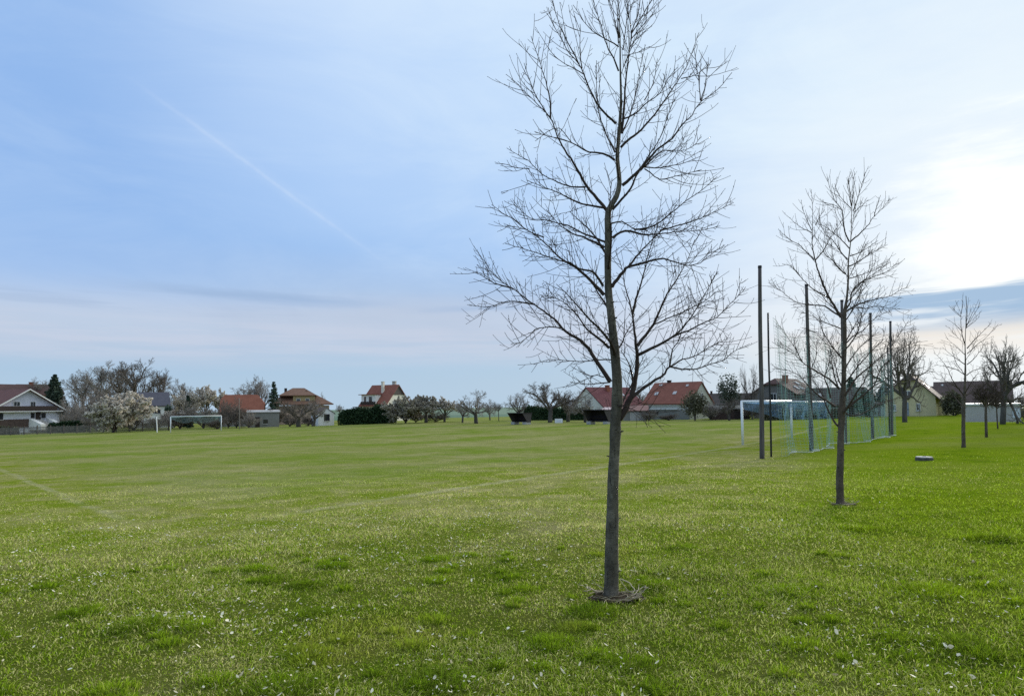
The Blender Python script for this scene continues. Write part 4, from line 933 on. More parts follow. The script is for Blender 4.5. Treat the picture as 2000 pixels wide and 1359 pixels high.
def build_houses():
    # chalet at the left edge
    Y = 133; gx = 58; b = base(gx, Y); u = Y / F_PX
    h = House('chalet_house', 'white chalet house with dark timber balcony under a brown red roof, left edge', 23, Y + 3.2, 113, 13, 12.2, zpx(gx, 798, Y) - b[2], 3.9, W_LAV, R_CHALET, oe=0.75, og=0.9, basez=b[2])
    zt = lambda py: zpx(gx, py, Y) - b[2]
    # bargeboards of the gable
    mb = MB(); y, wh, rh = 6.1, h.wh, h.rh; sl = rh / y
    for sg in (-1, 1):
        mb.prism([(-7.46, 0, wh + rh + 0.26), (-7.46, sg * 6.9, wh - sl * 0.8 + 0.26), (-7.46, sg * 6.9, wh - sl * 0.8 - 0.02), (-7.46, 0, wh + rh - 0.02)], (-0.08, 0, 0))
    part('bargeboard', mb, M_WFRAME, h.root)
    bal = MB(); h._obox(bal, '-x', -0.35, zt(797.5), 1.1, 10.9, 1.0, 0.1); 
    for sg in (-1, 1): h._obox(bal, '-x', -0.35 + sg * 5.4, zt(797.5), 0.55, 0.1, 1.0, 1.0)
    part('balcony', bal, M_DARKWOOD, h.root)
    fl = MB(); h._obox(fl, '-x', 0, zt(803.2), 0.62, 12.4, 0.16, 1.2); part('balcony_floor', fl, M_WFRAME, h.root)
    h.window('-x', -1.9, zt(788.5), 1.2, 1.0); h.window('-x', 1.0, zt(789), 1.0, 1.1)
    h.window('-x', -4.8, zt(812), 1.1, 1.3, frame=M_DARKWOOD); h.window('-x', 1.0, zt(811.5), 0.7, 1.1, frame=M_DARKWOOD); h.window('-x', 3.0, zt(811.5), 0.8, 1.1, frame=M_DARKWOOD)
    d = h.panel('door', '-x', 2.0, zt(812), 0.95, 2.1, M_DARKWOOD); h.panel('handle', '-x', 2.32, zt(813), 0.06, 0.2, M_WFRAME, 0.05, 0.09, parent=d)
    h.panel('plinth', '-x', -1.6, zt(826), 7.6, 1.7, mat_noise('brown_plinth', (0.075, 0.05, 0.042), (0.13, 0.09, 0.075), 2, 0.9, 0.2), 0.1)
    # flight of steps between white cheek walls
    st = MB(); z1 = zt(818.5); z0 = zt(834); 
    for i in range(9):
        f = (i + 0.5) / 9; h._obox(st, '-x', 2.1 + 0.5 * (1 - f) * 2, (z0 + (z1 - z0) * f) / 2 - 0.2, 0.25 + (1 - f) * 2.6, 1.3, (z0 + (z1 - z0) * f) + 0.4, 0.32)
    part('steps', st, M_CONC, h.root)
    for name, u0 in (('stair_cheek', 0.3), ('stair_cheek', 3.6)):
        ck = MB(); o, e, k = (np.array(v, float) for v in h._face('-x')); e = np.array([0, -1, 0.0])
        q = [o + e * u0 + k * 0.05 + np.array([0, 0, z1 + 0.15]), o + e * (u0 + 0.9) + k * 2.9 + np.array([0, 0, z0 + 0.6]), o + e * (u0 + 0.9) + k * 2.9 + np.array([0, 0, z0 - 0.6]), o + e * u0 + k * 0.05 + np.array([0, 0, z0 - 0.6])]
        ck.prism(q, tuple(e * 0.9)); part(name, ck, W_WHITE, h.root)
    # orange gabled house behind it
    Y = 172; gx = 26; b = base(gx, Y)
    h = House('gabled_house', 'house with orange gable wall rising behind the chalet roof', gx, Y, 20, 12, 8.5, zpx(gx, 771, Y) - b[2], zpx(gx, 752, Y) - zpx(gx, 771, Y), W_ORANGE, R_REDBROWN, basez=b[2])
    h.chimney(4.0, 0, 0.9, 0.8, M_BRICK); h.window('+x', 0, h.wh - 1, 1.1, 1.2)
    Y = 178; gx = 68; b = base(gx, Y)
    h = House('brown_roofed_house', 'dark brown roofed house half hidden behind the chalet and the tall conifer', gx, Y, 12, 11, 8, zpx(gx, 768, Y) - b[2], zpx(gx, 752, Y) - zpx(gx, 768, Y), W_GREY, R_BROWN, basez=b[2], hip=(0.5, 0.5)); h.window('-y', 1, h.wh - 1.2, 1.2, 1.2)
    # slate roofed house
    Y = 150; gx = 293; b = base(gx, Y)
    h = House('slate_roofed_house', 'white house with a plain slate grey roof and one wide window', gx, Y + 3, 4, 7.3, 7, zpx(gx, 791, Y) - b[2], zpx(gx, 767, Y) - zpx(gx, 791, Y), W_WHITE, R_SLATE, basez=b[2])
    h.window('-y', 0.7, h.wh - 1.5, 2.6, 1.15); h.chimney(-3.5, -1.6, 0.75, -0.2, W_WHITE)
    h.window('-y', -2.2, h.wh - 1.5, 1.0, 1.15)
    # orange roof behind bare bushes
    Y = 142; gx = 475; b = base(gx, Y)
    h = House('orange_roofed_barn', 'low barn with a bright orange tiled roof behind bare bushes', gx, Y + 3, -4, 8.5, 7, zpx(gx, 802, Y) - b[2], zpx(gx, 772, Y) - zpx(gx, 802, Y), W_GREY, R_ORANGE, basez=b[2], hip=(0.3, 0.6)); h.window('-y', 2.0, h.wh - 1.2, 0.9, 0.9)
    Y = 124; gx = 515; b = base(gx, Y)
    h = House('block_outbuilding', 'low grey block outbuilding with flat roof and small dark openings', gx, Y + 2, 0, 5.7, 4, zpx(gx, 805, Y) - b[2], 0.35, W_GREY, M_CONC, basez=b[2], cat='outbuilding', oe=0.2, og=0.2, t=0.12)
    h.window('-y', 0.35, h.wh - 1.8, 0.8, 0.8, frame=M_DARKWOOD); h.window('-y', -2.0, h.wh - 1.2, 0.5, 0.6, frame=M_DARKWOOD); h.panel('door', '-y', -1.1, 1.0, 0.8, 1.9, M_DARKWOOD)
    # big hipped house with ochre dormer
    Y = 152; gx = 588; b = base(gx, Y); u = Y / F_PX
    root = thing('hipped_house', 'big house with stepped hipped orange roof and ochre dormer wall', 'house', b, facing(gx, 0)); zz = lambda py: zpx(gx, py, Y) - b[2]; X = lambda px: (px - gx) * u
    m = MB(); m.box((X(590), 5.2, zz(792) / 2 - 0.75), (X(640) - X(538), 10, zz(792) + 1.5)); part('wall', m, W_PINK, root)
    r = MB(); ze, zm = zz(789), zz(771); a0, a1, c0, c1_ = X(530), X(649), X(552), X(618)
    for q in ([(a0, -0.7, ze), (a1, -0.7, ze), (c1_, 3, zm), (c0, 3, zm)], [(a1, -0.7, ze), (a1, 11.2, ze), (c1_, 7.5, zm), (c1_, 3, zm)], [(a1, 11.2, ze), (a0, 11.2, ze), (c0, 7.5, zm), (c1_, 7.5, zm)], [(a0, 11.2, ze), (a0, -0.7, ze), (c0, 3, zm), (c0, 7.5, zm)]): slab(r, q, 0.2)
    zl, zu = zz(771.5), zz(756.5); e0, e1, f0, f1 = X(547), X(617), X(572), X(594)
    for q in ([(e0, 0.2, zl), (e1, 0.2, zl), (f1, 4.8, zu), (f0, 4.8, zu)], [(e1, 0.2, zl), (e1, 9, zl), (f1, 5.4, zu), (f1, 4.8, zu)], [(e1, 9, zl), (e0, 9, zl), (f0, 5.4, zu), (f1, 5.4, zu)], [(e0, 9, zl), (e0, 0.2, zl), (f0, 4.8, zu), (f0, 5.4, zu)]): slab(r, q, 0.16)
    rf = part('roof', r, R_OLDORANGE, root)
    dm = MB(); dm.box(((X(573) + X(614)) / 2, 1.9, (zz(772) + zz(792)) / 2), (X(614) - X(573), 2.6, zz(772) - zz(792))); part('dormer', dm, W_OCHRE, root)
    for px_, mat in ((559, M_DARKWOOD), (598, M_DARKWOOD)):
        ch = MB(); ch.box((X(px_), 3.2, zz(765)), (0.62 if px_ < 580 else 0.4, 0.6, 1.9 if px_ < 580 else 0.9)); part('chimney', ch, mat, rf)
    for px_ in (583, 600):
        w_ = MB(); w_.box((X(px_), 0.58, zz(782)), (0.9, 0.06, 1.0)); o = part('window', w_, M_WFRAME, root); g = MB(); g.box((X(px_), 0.54, zz(782)), (0.74, 0.04, 0.84)); part('pane', g, M_GLASS, o)
    # white shed
    Y = 122; gx = 643; b = base(gx, Y)
    h = House('white_shed', 'small white gabled shed with one dark window beside the clipped hedge', 630, Y + 2.1, 106, 5, 3.0, zpx(gx, 807, Y) - b[2], zpx(gx, 796.5, Y) - zpx(gx, 807, Y), W_WHITE, R_BROWN, basez=b[2], oe=0.25, og=0.12, t=0.1, cat='shed')
    h.window('-x', 0.1, zpx(gx, 815, Y) - b[2], 1.05, 1.25, frame=M_DARKWOOD)
    # white house with the red roof in the middle
    Y = 160; gx = 753; b = base(gx, Y); wh = zpx(gx, 789.5, Y) - b[2]; rh = zpx(gx, 752.5, Y) - zpx(gx, 789.5, Y)
    h = House('red_roofed_house', 'tall white house with red roof, recessed balcony and dark gable cap', gx, Y + 3, -38, 8.0, 9.6, wh, rh, W_CREAM, R_RED, basez=b[2], oe=0.5, og=0.3)
    m = MB(); x = h.L / 2 + 0.003; m.prism([(x, -2.35, wh + rh * 0.50), (x, 2.35, wh + rh * 0.50), (x, 0, wh + rh * 0.985)], (0.12, 0, 0)); part('gable_cap', m, R_DARK, h.root)
    dm = MB(); dm.box((-1.4, -3.4, wh + 1.3), (4.4, 3.2, 2.2)); dob = part('dormer', dm, W_WHITE, h.root)
    dr = MB(); dr.box((-1.6, -3.5, wh + 2.48), (5.2, 3.9, 0.16)); part('dormer_roof', dr, R_RED, dob)
    bl = MB(); bl.box((-1.4, -5.15, wh + 0.35), (4.6, 0.08, 0.75)); part('balcony', bl, M_DARKWOOD, h.root)
    for u_, w_ in ((-2.4, 0.7), (-0.7, 1.1)):
        f = MB(); f.box((u_, -5.02, wh + 1.25), (w_, 0.06, 1.5)); o = part('window', f, M_WFRAME, h.root); g = MB(); g.box((u_, -5.06, wh + 1.25), (w_ - 0.16, 0.04, 1.36)); part('pane', g, M_GLASS, o)
    h.window('+x', -1.6, wh + 0.3, 1.3, 1.2); h.window('+x', 1.9, wh + 0.3, 1.3, 1.2); h.window('-y', -2.0, wh - 1.5, 1.2, 1.6, frame=M_DARKWOOD)
    h.chimney(0.6, -1.8, 0.6, 0.9, W_CREAM); h.chimney(2.4, 0.5, 0.9, 1.0, M_CONC, 0.6)
    pr = MB(); pr.box((-5.4, -1.5, wh - 0.6), (3.4, 5.5, 0.18)); part('porch_roof', pr, R_DARK, h.root)
    pw = MB(); pw.box((-5.2, -1.2, wh / 2 - 0.7), (2.6, 4.6, wh - 1.0)); part('porch', pw, W_WHITE, h.root)
    # maroon roof house behind the big trunk
    Y = 132; gx = 1183; b = base(gx, Y); wh = zpx(gx, 798, Y) - b[2]; rh = zpx(gx, 757.5, Y) - zpx(gx, 798, Y)
    h = House('maroon_roofed_house', 'long maroon roofed house with cream gable, half hidden by the nearest trunk', gx + 4, Y + 3, 42, 11.5, 11.4, wh, rh, W_CREAM, R_MAROON, basez=b[2], oe=0.3, og=0.25)
    h.chimney(-0.9, -1.0, 0.7, 0.5, M_BRICK); h.skylight(2.2, 0.62, 0.8, 1.0); h.window('-x', 0.8, wh + 1.2, 1.2, 1.3); h.window('-y', -2, 1.3, 1.2, 1.1)
    Y = 116; gx = 1240; b = base(gx, Y)
    h = House('grey_garage', 'low grey garage with rusty pink tiled roof right of the nearest trunk', gx, Y + 2, 0, 4.2, 4, zpx(gx, 801, Y) - b[2], zpx(gx, 793, Y) - zpx(gx, 801, Y), W_GREY, mat_roof('rusty_pink_tiles', (0.22, 0.12, 0.10), (0.34, 0.20, 0.165)), basez=b[2], cat='garage', t=0.12)
    h.panel('door', '-y', 0.3, (h.wh - 0.3) / 2, 2.4, h.wh - 0.35, M_CONC)
    Y = 108; gx = 1183; b = base(gx, Y)
    h = House('canopy_shed', 'small shed with a pale pink pointed roof showing over the second dugout', gx, Y + 1, 0, 2.3, 3, zpx(gx, 804, Y) - b[2], zpx(gx, 796, Y) - zpx(gx, 804, Y), W_GREY, mat_noise('pale_pink_sheet', (0.62, 0.45, 0.42), (0.74, 0.58, 0.54), 2, 0.7, 0), basez=b[2], cat='shed', hip=(0.95, 0.3), t=0.08, oe=0.2, og=0.1)
    h.panel('door', '-y', 0.2, 0.9, 0.9, 1.8, M_DARKWOOD)
    # red roofed house right of centre
    Y = 126; gx = 1327; b = base(gx, Y); wh = zpx(gx, 787, Y) - b[2]; rh = zpx(gx, 747, Y) - zpx(gx, 787, Y)
    h = House('red_roofed_house', 'wide house with weathered red roof, skylights and pale gable behind a round dark tree', gx - 2, Y + 4, -27, 10.0, 10.4, wh, rh, W_LICHEN, R_RED, basez=b[2], oe=0.35, og=0.25)
    h.chimney(-2.0, 0.2, 0.65, 0.55, M_DARKWOOD); h.skylight(-3.2, 0.42, 0.75, 0.95); h.skylight(-3.4, 0.86, 0.7, 0.5); h.skylight(0.8, 0.44, 0.75, 0.9); h.skylight(2.6, 0.8, 0.5, 0.6)
    h.panel('eaves_board', '-y', -1.0, wh - 0.28, 7.6, 0.36, M_WFRAME, 0.12); h.panel('veranda_beam', '-y', -0.6, wh - 1.15, 6.4, 0.2, M_WFRAME, 0.5)
    h.panel('lower_wall', '-y', 0, (wh - 1.3) / 2, 9.8, wh - 1.3, W_GREY, 0.25); h.window('+x', 0.3, wh + 1.2, 1.2, 1.3); h.window('-y', -2.2, 1.2, 1.2, 0.9, frame=M_DARKWOOD, n=0.22)
    # brown sheds to its right
    Y = 118; gx = 1424; b = base(gx, Y)
    h = House('brown_shed', 'long dark brown board shed with shallow grey roof behind the pine', gx, Y + 2, 0, 7.0, 4, zpx(gx, 798, Y) - b[2], 0.5, mat_noise('brown_boards', (0.055, 0.035, 0.03), (0.10, 0.066, 0.056), 3, 0.85, 0.4, 10, 0.02, (8, 8, 0.4)), W_GREY, basez=b[2], cat='shed', t=0.12)
    h.panel('door', '-y', 1.5, 1.0, 1.1, 1.9, M_DARKWOOD)
    Y = 150; gx = 1440; b = base(gx, Y)
    h = House('dark_roofed_house', 'low house with a long dark roof behind the pine and the dead snag', gx, Y + 3, 0, 13.5, 7, zpx(gx, 789, Y) - b[2], zpx(gx, 769, Y) - zpx(gx, 789, Y), W_GREY, R_DARK, basez=b[2]); h.window('-y', 2, h.wh - 1.2, 1.2, 1.1); h.chimney(-5.8, 0, 0.5, 0.7, M_DARKWOOD)
    # clipped gable house behind the right goal
    Y = 118; gx = 1535; b = base(gx, Y); wh = zpx(gx, 768, Y) - b[2]; rh = zpx(gx, 740, Y) - zpx(gx, 768, Y)
    h = House('grey_gabled_house', 'grey house with red brown clipped gable roof and tall brick chimney behind the right goal', gx, Y + 4, 62, 9, 8.2, wh, rh, wall_mat('grey_brown_render', (0.20, 0.185, 0.165)), R_REDBROWN, basez=b[2], hip=(0.4, 0.3), oe=0.6, og=0.4)
    h.chimney(-1.6, -0.9, 0.8, 0.7, M_BRICK); h.window('-x', 0.1, wh - 0.7, 1.2, 1.5); h.skylight(-1.2, 0.3, 0.8, 1.1); h.skylight(0.6, 0.3, 0.8, 1.1); h.skylight(1.8, 0.65, 0.8, 0.9)
    Y = 112; gx = 1640; b = base(gx, Y)
    h = House('dark_roofed_barn', 'dark brown barn with a long roof behind the tall ball net', gx, Y + 4, -6, 10.5, 7.5, zpx(gx, 789, Y) - b[2], zpx(gx, 758, Y) - zpx(gx, 789, Y), W_GREY, R_DARK, basez=b[2], cat='barn', hip=(0, 0.5)); h.panel('door', '-y', 1.5, 1.2, 2.4, 2.2, M_DARKWOOD); h.skylight(-3, 0.5, 0.7, 0.9)
    Y = 108; gx = 1718; b = base(gx, Y)
    h = House('pale_shed', 'low pale grey shed seen through the far end of the ball net', gx, Y + 2, 0, 3.0, 3, zpx(gx, 790, Y) - b[2], 0.4, wall_mat('pale_grey_render', (0.45, 0.44, 0.44)), R_DARK, basez=b[2], cat='shed', t=0.1); h.panel('door', '-y', 0.6, 0.85, 0.8, 1.7, M_WFRAME)
    # yellow house
    Y = 100; gx = 1786; b = base(gx, Y); wh = zpx(gx, 774, Y) - b[2]; rh = zpx(gx, 731, Y) - zpx(gx, 774, Y)
    h = House('yellow_house', 'pale yellow house with dark clipped gable roof and grey blue door', gx - 2, Y + 4.5, 84, 9, 6.9, wh, rh, W_YELLOW, R_BROWN, basez=b[2], hip=(0.28, 0), oe=0.85, og=0.45)
    d = h.panel('door', '-x', -0.5, zpx(gx, 798.5, Y) - b[2], 0.72, 2.1, mat_noise('grey_blue_door', (0.22, 0.27, 0.32), (0.27, 0.32, 0.37), 3, 0.6, 0)); h.panel('handle', '-x', -0.25, zpx(gx, 799, Y) - b[2], 0.05, 0.15, M_BLACKMETAL, 0.05, 0.09, parent=d)
    h.window('-x', 1.15, zpx(gx, 795, Y) - b[2], 0.55, 1.15); h.window('-x', -2.1, zpx(gx, 796, Y) - b[2], 0.5, 1.0); h.window('-x', -0.2, wh + 0.4, 0.8, 1.0)
    h.skylight(-1.5, 0.42, 0.55, 1.3)
    wg = MB(); wg.box((0.3, -4.4, wh / 2 - 0.8), (4.0, 2.2, wh + 1.4)); part('side_wing', wg, W_YELLOW, h.root)
    # long dark roofed house at the right
    Y = 108; gx = 1900; b = base(gx, Y)
    h = House('long_roofed_house', 'long low house under a broad dark brown roof behind the third young tree', gx, Y + 5, 0, 10.6, 10, zpx(gx, 800, Y) - b[2], zpx(gx, 745, Y) - zpx(gx, 800, Y), W_GREY, R_BROWN, basez=b[2]); h.skylight(-4.3, 0.86, 0.35, 0.45); h.window('-y', -1, 0.9, 1.2, 0.8)
    lw = MB(); zt_ = zpx(1838, 751, Y) - b[2]; ze_ = zpx(1838, 774, Y) - b[2]
    slab(lw, [(-8.2, -0.4, ze_), (-5.3, -0.4, ze_), (-5.3, 4, zt_), (-8.2, 4, zt_)], 0.2); part('lower_roof', lw, R_BROWN, h.root)
    # board garage
    Y = 66; gx = 1938; b = base(gx, Y)
    h = House('board_garage', 'low garage of grey weathered upright boards with flat white edged roof', gx, Y + 1.5, 0, 4.6, 3, zpx(gx, 791, Y) - b[2], 0.05, mat_noise('grey_boards', (0.38, 0.355, 0.335), (0.54, 0.51, 0.485), 4, 0.9, 0.5, 9, 0.02, (9, 9, 0.25)), M_WFRAME, basez=b[2], cat='garage', oe=0.12, og=0.12, t=0.16)
    d = h.panel('door', '-y', 1.95, 0.95, 0.6, 0.95, mat_noise('pale_blue_door', (0.6, 0.64, 0.7), (0.68, 0.72, 0.78), 3, 0.6, 0)); h.panel('handle', '-y', 2.12, 0.95, 0.05, 0.12, M_BLACKMETAL, 0.05, 0.07, parent=d)
build_houses()

# ------------------------------------------------------------------ goals, nets, poles
def net_strands(mb, f, us, vs, nu, nv, r):
    """cords of a net over the surface f(u, v): one per us (running in v) and one per vs (running in u)"""
    for u in us: mb.tube(f(np.full(nv, u), np.linspace(vs[0], vs[-1], nv)), r, 3, cap=False)
    for v in vs: mb.tube(f(np.linspace(us[0], us[-1], nu), np.full(nu, v)), r, 3, cap=False)

def goal(name, label, A, B, back, depth, hang, seed, cord, r_cord, cell, group, swag):
    """A, B feet of the posts; back = unit vector away from the pitch"""
    rg = np.random.default_rng(seed); root = thing(name, label, 'goal', A, 0, group)
    A = np.array(A); B = np.array(B); H = 2.44; up = np.array([0, 0, 1.0]); r = 0.068
    zt = max(A[2], B[2]) + H
    for P, nm in ((A, 'post'), (B, 'post')):
        m = MB(); m.tube([P - up * 0.3, np.array([P[0], P[1], zt - r])], r, 14); o = part(nm, m, M_WHITE, root, True, True)
        s = MB(); q = P + back * 0.085; s.tube([q + up * 0.0, np.array([q[0], q[1], zt - 0.1])], 0.022, 6); part('net_rail', s, M_BLACKMETAL, o, False, True) if False else None
    m = MB(); m.tube([np.array([A[0], A[1], zt - r]), np.array([B[0], B[1], zt - r])], r, 14); part('crossbar', m, M_WHITE, root, True, True)
    A1 = np.array([A[0], A[1], zt - r]); B1 = np.array([B[0], B[1], zt - r])
    sb = MB()
    for P in (A1, B1): sb.tube([P, P + back * depth - up * 0.06], 0.022, 8)
    sb.tube([A1 + back * depth - up * 0.06, B1 + back * depth - up * 0.06], 0.014, 6)
    part('net_bracket', sb, M_WHITE, root, True, True)
    W = np.linalg.norm(B1 - A1); ex = (B1 - A1) / W
    nm = MB()
    def top(u, v):
        return A1 + ex * u[:, None] * 1 + back * v[:, None] - up * (0.10 * np.sin(np.pi * np.clip(v / depth, 0, 1)) * (1 + 0.5 * np.sin(u * 2.1)))[:, None] - up * 0.04
    net_strands(nm, top, np.arange(0, W + 0.01, cell), np.arange(0, depth + 0.01, cell), 40, 12, r_cord)
    def rear(u, v):
        e = hang * (0.80 + 0.20 * np.sin(u * 1.7 + seed)) + swag * np.abs(2 * u / W - 1) ** 2
        return A1 + ex * u[:, None] + back * (depth + 0.16 * np.sin(u * 4.2 + v * 2.2) * v)[:, None] - up * (0.08 + v * e)[:, None] + ex * (0.10 * np.sin(v * 6 + u * 1.3))[:, None]
    net_strands(nm, rear, np.arange(0, W + 0.01, cell), np.arange(0, 1.001, cell / hang), 50, 14, r_cord)
    for P, sg in ((A1, 1), (B1, -1)):
        def side(u, v, P=P, sg=sg):
            return P + back * u[:, None] + ex * (sg * (0.06 + 0.12 * np.sin(u * 4 + v * 3)))[:, None] - up * (0.05 + v * (0.35 + (hang * 0.95 - 0.35) * u / depth))[:, None]
        net_strands(nm, side, np.arange(0, depth + 0.01, cell), np.arange(0, 1.001, cell / hang), 16, 12, r_cord)
    part('net', nm, cord, root, False, True)
    return root

gA = at(1451, 870, 35.2); gB = at(1547, 856, 41.5)
ge = unit(np.array([gB[0] - gA[0], gB[1] - gA[1], 0])); mid = (gA + gB) / 2
gA = mid - ge * 3.66 * (np.linalg.norm((gB - gA)[:2]) / 7.32); gB = 2 * mid - gA
gA[2] = gz(gA[0], gA[1]); gB[2] = gz(gB[0], gB[1])
goal('goal', 'near white goal with blue net bunched under its crossbar, right side', gA, gB, np.array([ge[1], -ge[0], 0]), 2.2, 0.95, 3, M_NETBLUE, 0.0065, 0.085, 'football goals', 0.25)
lA = at(333, 845, 98.4); lB = at(432, 841, 102.0); lA[2] = gz(lA[0], lA[1]); lB[2] = gz(lB[0], lB[1]); le = unit(np.array([lB[0] - lA[0], lB[1] - lA[1], 0]))
goal('goal', 'distant white goal with dark green sagging net at the far left end of the pitch', lA, lB, np.array([-le[1], le[0], 0]), 1.6, 1.25, 5, mat_noise('teal_net_cord', (0.10, 0.19, 0.21), (0.20, 0.32, 0.33), 1.2, 0.7, 0), 0.012, 0.16, 'football goals', -0.55)

def pole(px, py, Y, top, r, label, name='net_pole', mat=None, lean=0.0, cap=None, r_top=None, group=None, cat='pole', dpx=0.0):
    b = at(px, py, Y); b[2] = gz(b[0], b[1]); t = at(px + dpx, top, Y)
    root = thing(name, label, cat, b, 0, group)
    m = MB(); P = [b - np.array([0, 0, 0.4]), b + (t - b) * 0.33 + np.array([0.012, 0, 0]), b + (t - b) * 0.66 - np.array([0.01, 0, 0]), t]
    m.tube(smooth_path(P, 0.5), np.linspace(r, r_top or r * 0.82, len(smooth_path(P, 0.5))), 12); part('shaft', m, mat or M_WOODPOLE, root, True, True)
    if cap:
        c = MB(); c.tube([t - np.array([0, 0, 0.02]), t + np.array([0, 0, 0.06])], [cap, cap * 0.9], 12); part('cap', c, M_BLACKMETAL, root, False, True)
    return root
GP = 'wooden poles of the ball net'
pole(1488, 897, 23.8, 522, 0.092, 'nearest and tallest looking wooden net pole, left of the thin black rod', cap=0.075, dpx=-4, r_top=0.064, group=GP)
pole(1585, 880, 27.7, 558, 0.092, 'wooden net pole between the goal and the second young tree', r_top=0.064, cap=0.075, dpx=-10, group=GP)
pole(1651, 868, 32.2, 588, 0.092, 'wooden net pole hidden close behind the second young trunk', r_top=0.064, cap=0.075, dpx=-7, group=GP)
pole(1704, 857, 36.5, 613, 0.092, 'wooden net pole just right of the second young tree', r_top=0.064, cap=0.075, dpx=-4, group=GP)
pole(1742, 850, 40.3, 629, 0.092, 'wooden net pole at the far right end of the ball net', r_top=0.064, cap=0.075, dpx=-3, group=GP)
pole(1506, 892, 24.6, 611, 0.036, 'thin black rod holding the near edge of the ball net', 'net_rod', M_BLACKMETAL, dpx=-6, r_top=0.034, group='rods of the ball net')
pole(1737, 850, 39.8, 677, 0.045, 'thin dark rod holding the far edge of the ball net', 'net_rod', M_BLACKMETAL, dpx=-3, r_top=0.045, group='rods of the ball net')
pole(468, 837, 110, 777, 0.09, 'slim weathered pole at the field edge among bare bushes', 'wooden_post', mat_noise('pale_weathered_wood', (0.14, 0.12, 0.105), (0.24, 0.21, 0.185), 4, 0.9, 0.3), dpx=-1)
pole(307, 842, 103, 813, 0.075, 'lone white steel post left of the distant goal', 'steel_post', M_WHITE, cap=0.09, dpx=-1.5, r_top=0.07)

def ball_net():
    a = at(1506, 892, 24.6); c = at(1738, 851, 39.8); a[2] = gz(a[0], a[1]); c[2] = gz(c[0], c[1])
    root = thing('ball_net', 'tall pale green ball stop net hanging in folds beside the pole row', 'net', a)
    d = c - a; L = math.hypot(d[0], d[1]); ex = np.array([d[0], d[1], 0]) / L; en = np.array([ex[1], -ex[0], 0])
    top0 = at(1501, 622, 24.6)[2]; top1 = at(1736, 690, 39.8)[2]
    def f(u, v):
        t = u / L; x = a[0] + ex[0] * u; y = a[1] + ex[1] * u
        zt = top0 + (top1 - top0) * t - 0.55 * np.abs(np.sin(t * PI * 4)) ** 1.2
        zb = ground_np(x, y) + 0.02 + 0.10 * np.clip(np.sin(u * 0.9 + 0.5), 0, 1) ** 2
        z = zb + (zt - zb) * v
        fold = (0.22 * np.sin(u * 2.25 + 0.6 * np.sin(v * 2.0 + u * 0.4)) + 0.12 * np.sin(u * 5.1 + 1)) * (1.0 - 0.72 * v)
        sway = 0.55 * np.clip(0.5 - v, 0, 1) ** 1.5 * (np.sin(u * 0.55) + 0.6)
        p = np.stack([x, y, z], 1) + en * (0.18 + fold + sway)[:, None]
        return p
    m = MB(); us = np.arange(0, L + 0.01, 0.13); vs = np.linspace(0, 1, 42)
    net_strands(m, f, us, vs, 120, 22, 0.0036)
    part('mesh', m, M_NET, root, False, True)
    r = MB(); uu = np.linspace(0.6, L, 120); P = f(uu, np.zeros(120)) + np.array([0, 0, 0.01]); P[:, 2] += 0.03 * np.abs(np.sin(uu * 3.1)); r.tube(P, 0.016, 5); part('bottom_rope', r, M_ROPE, root, True, True)
    k = MB(); P = f(np.linspace(0, L, 90), np.ones(90)); k.tube(P, 0.008, 4); part('top_rope', k, M_ROPE, root, True, True)
ball_net()

def dugout(px, py, Y, wpx, top, label, seed):
    """players' shelter: dark boards, roof reaching further forward than the floor, on concrete blocks"""
    b = at(px, py, Y); b[2] = gz(b[0], b[1]); th = math.atan2(0.725, 0.69)           # faces the pitch
    root = thing('dugout', label, 'dugout', b, math.radians(-43), 'dugouts on the far touchline')
    H = at(px, top, Y)[2] - b[2]; L = wpx * Y / F_PX * 1.0; D = 1.5; z0 = 0.42
    # local frame: x along the shelter, -y the open front
    prof = lambda x: [(x, 0.55, z0), (x, -0.25, z0), (x, -1.25, H), (x, 0.75, H)]
    m = MB(); m.prism([(-L / 2, 0.55, z0), (-L / 2, 0.75, H), (-L / 2, 0.81, H), (-L / 2, 0.61, z0)], (L, 0, 0)); part('back_wall', m, M_DUGOUT, root)
    for x in (-L / 2, L / 2 - 0.05):
        s = MB(); s.prism(prof(x), (0.05, 0, 0)); part('side_wall', s, M_DUGSIDE, root)
    r = MB(); r.prism([(-L / 2 - 0.08, -1.33, H), (-L / 2 - 0.08, 0.88, H), (-L / 2 - 0.08, 0.88, H + 0.07), (-L / 2 - 0.08, -1.33, H + 0.10)], (L + 0.16, 0, 0)); part('roof', r, M_DUGOUT, root)
    f = MB(); f.box((0, 0.15, z0 - 0.03), (L, 0.85, 0.06)); part('floor', f, M_DUGOUT, root)
    se = MB(); se.box((0, 0.3, z0 + 0.42), (L - 0.2, 0.38, 0.05)); part('seat', se, M_DARKWOOD, root)
    for x in (-L / 2 + 0.35, L / 2 - 0.4):
        c = MB(); c.box((x, 0.05, z0 / 2 - 0.13), (0.72, 1.1, z0 + 0.2)); part('block', c, M_CONC, root)
dugout(1017, 829, 97, 40, 807, 'dark boarded dugout on concrete blocks, in front of the green hedge', 1)
dugout(1170, 829, 87.6, 50, 801, 'dark boarded dugout on concrete blocks, half behind the nearest trunk', 2)

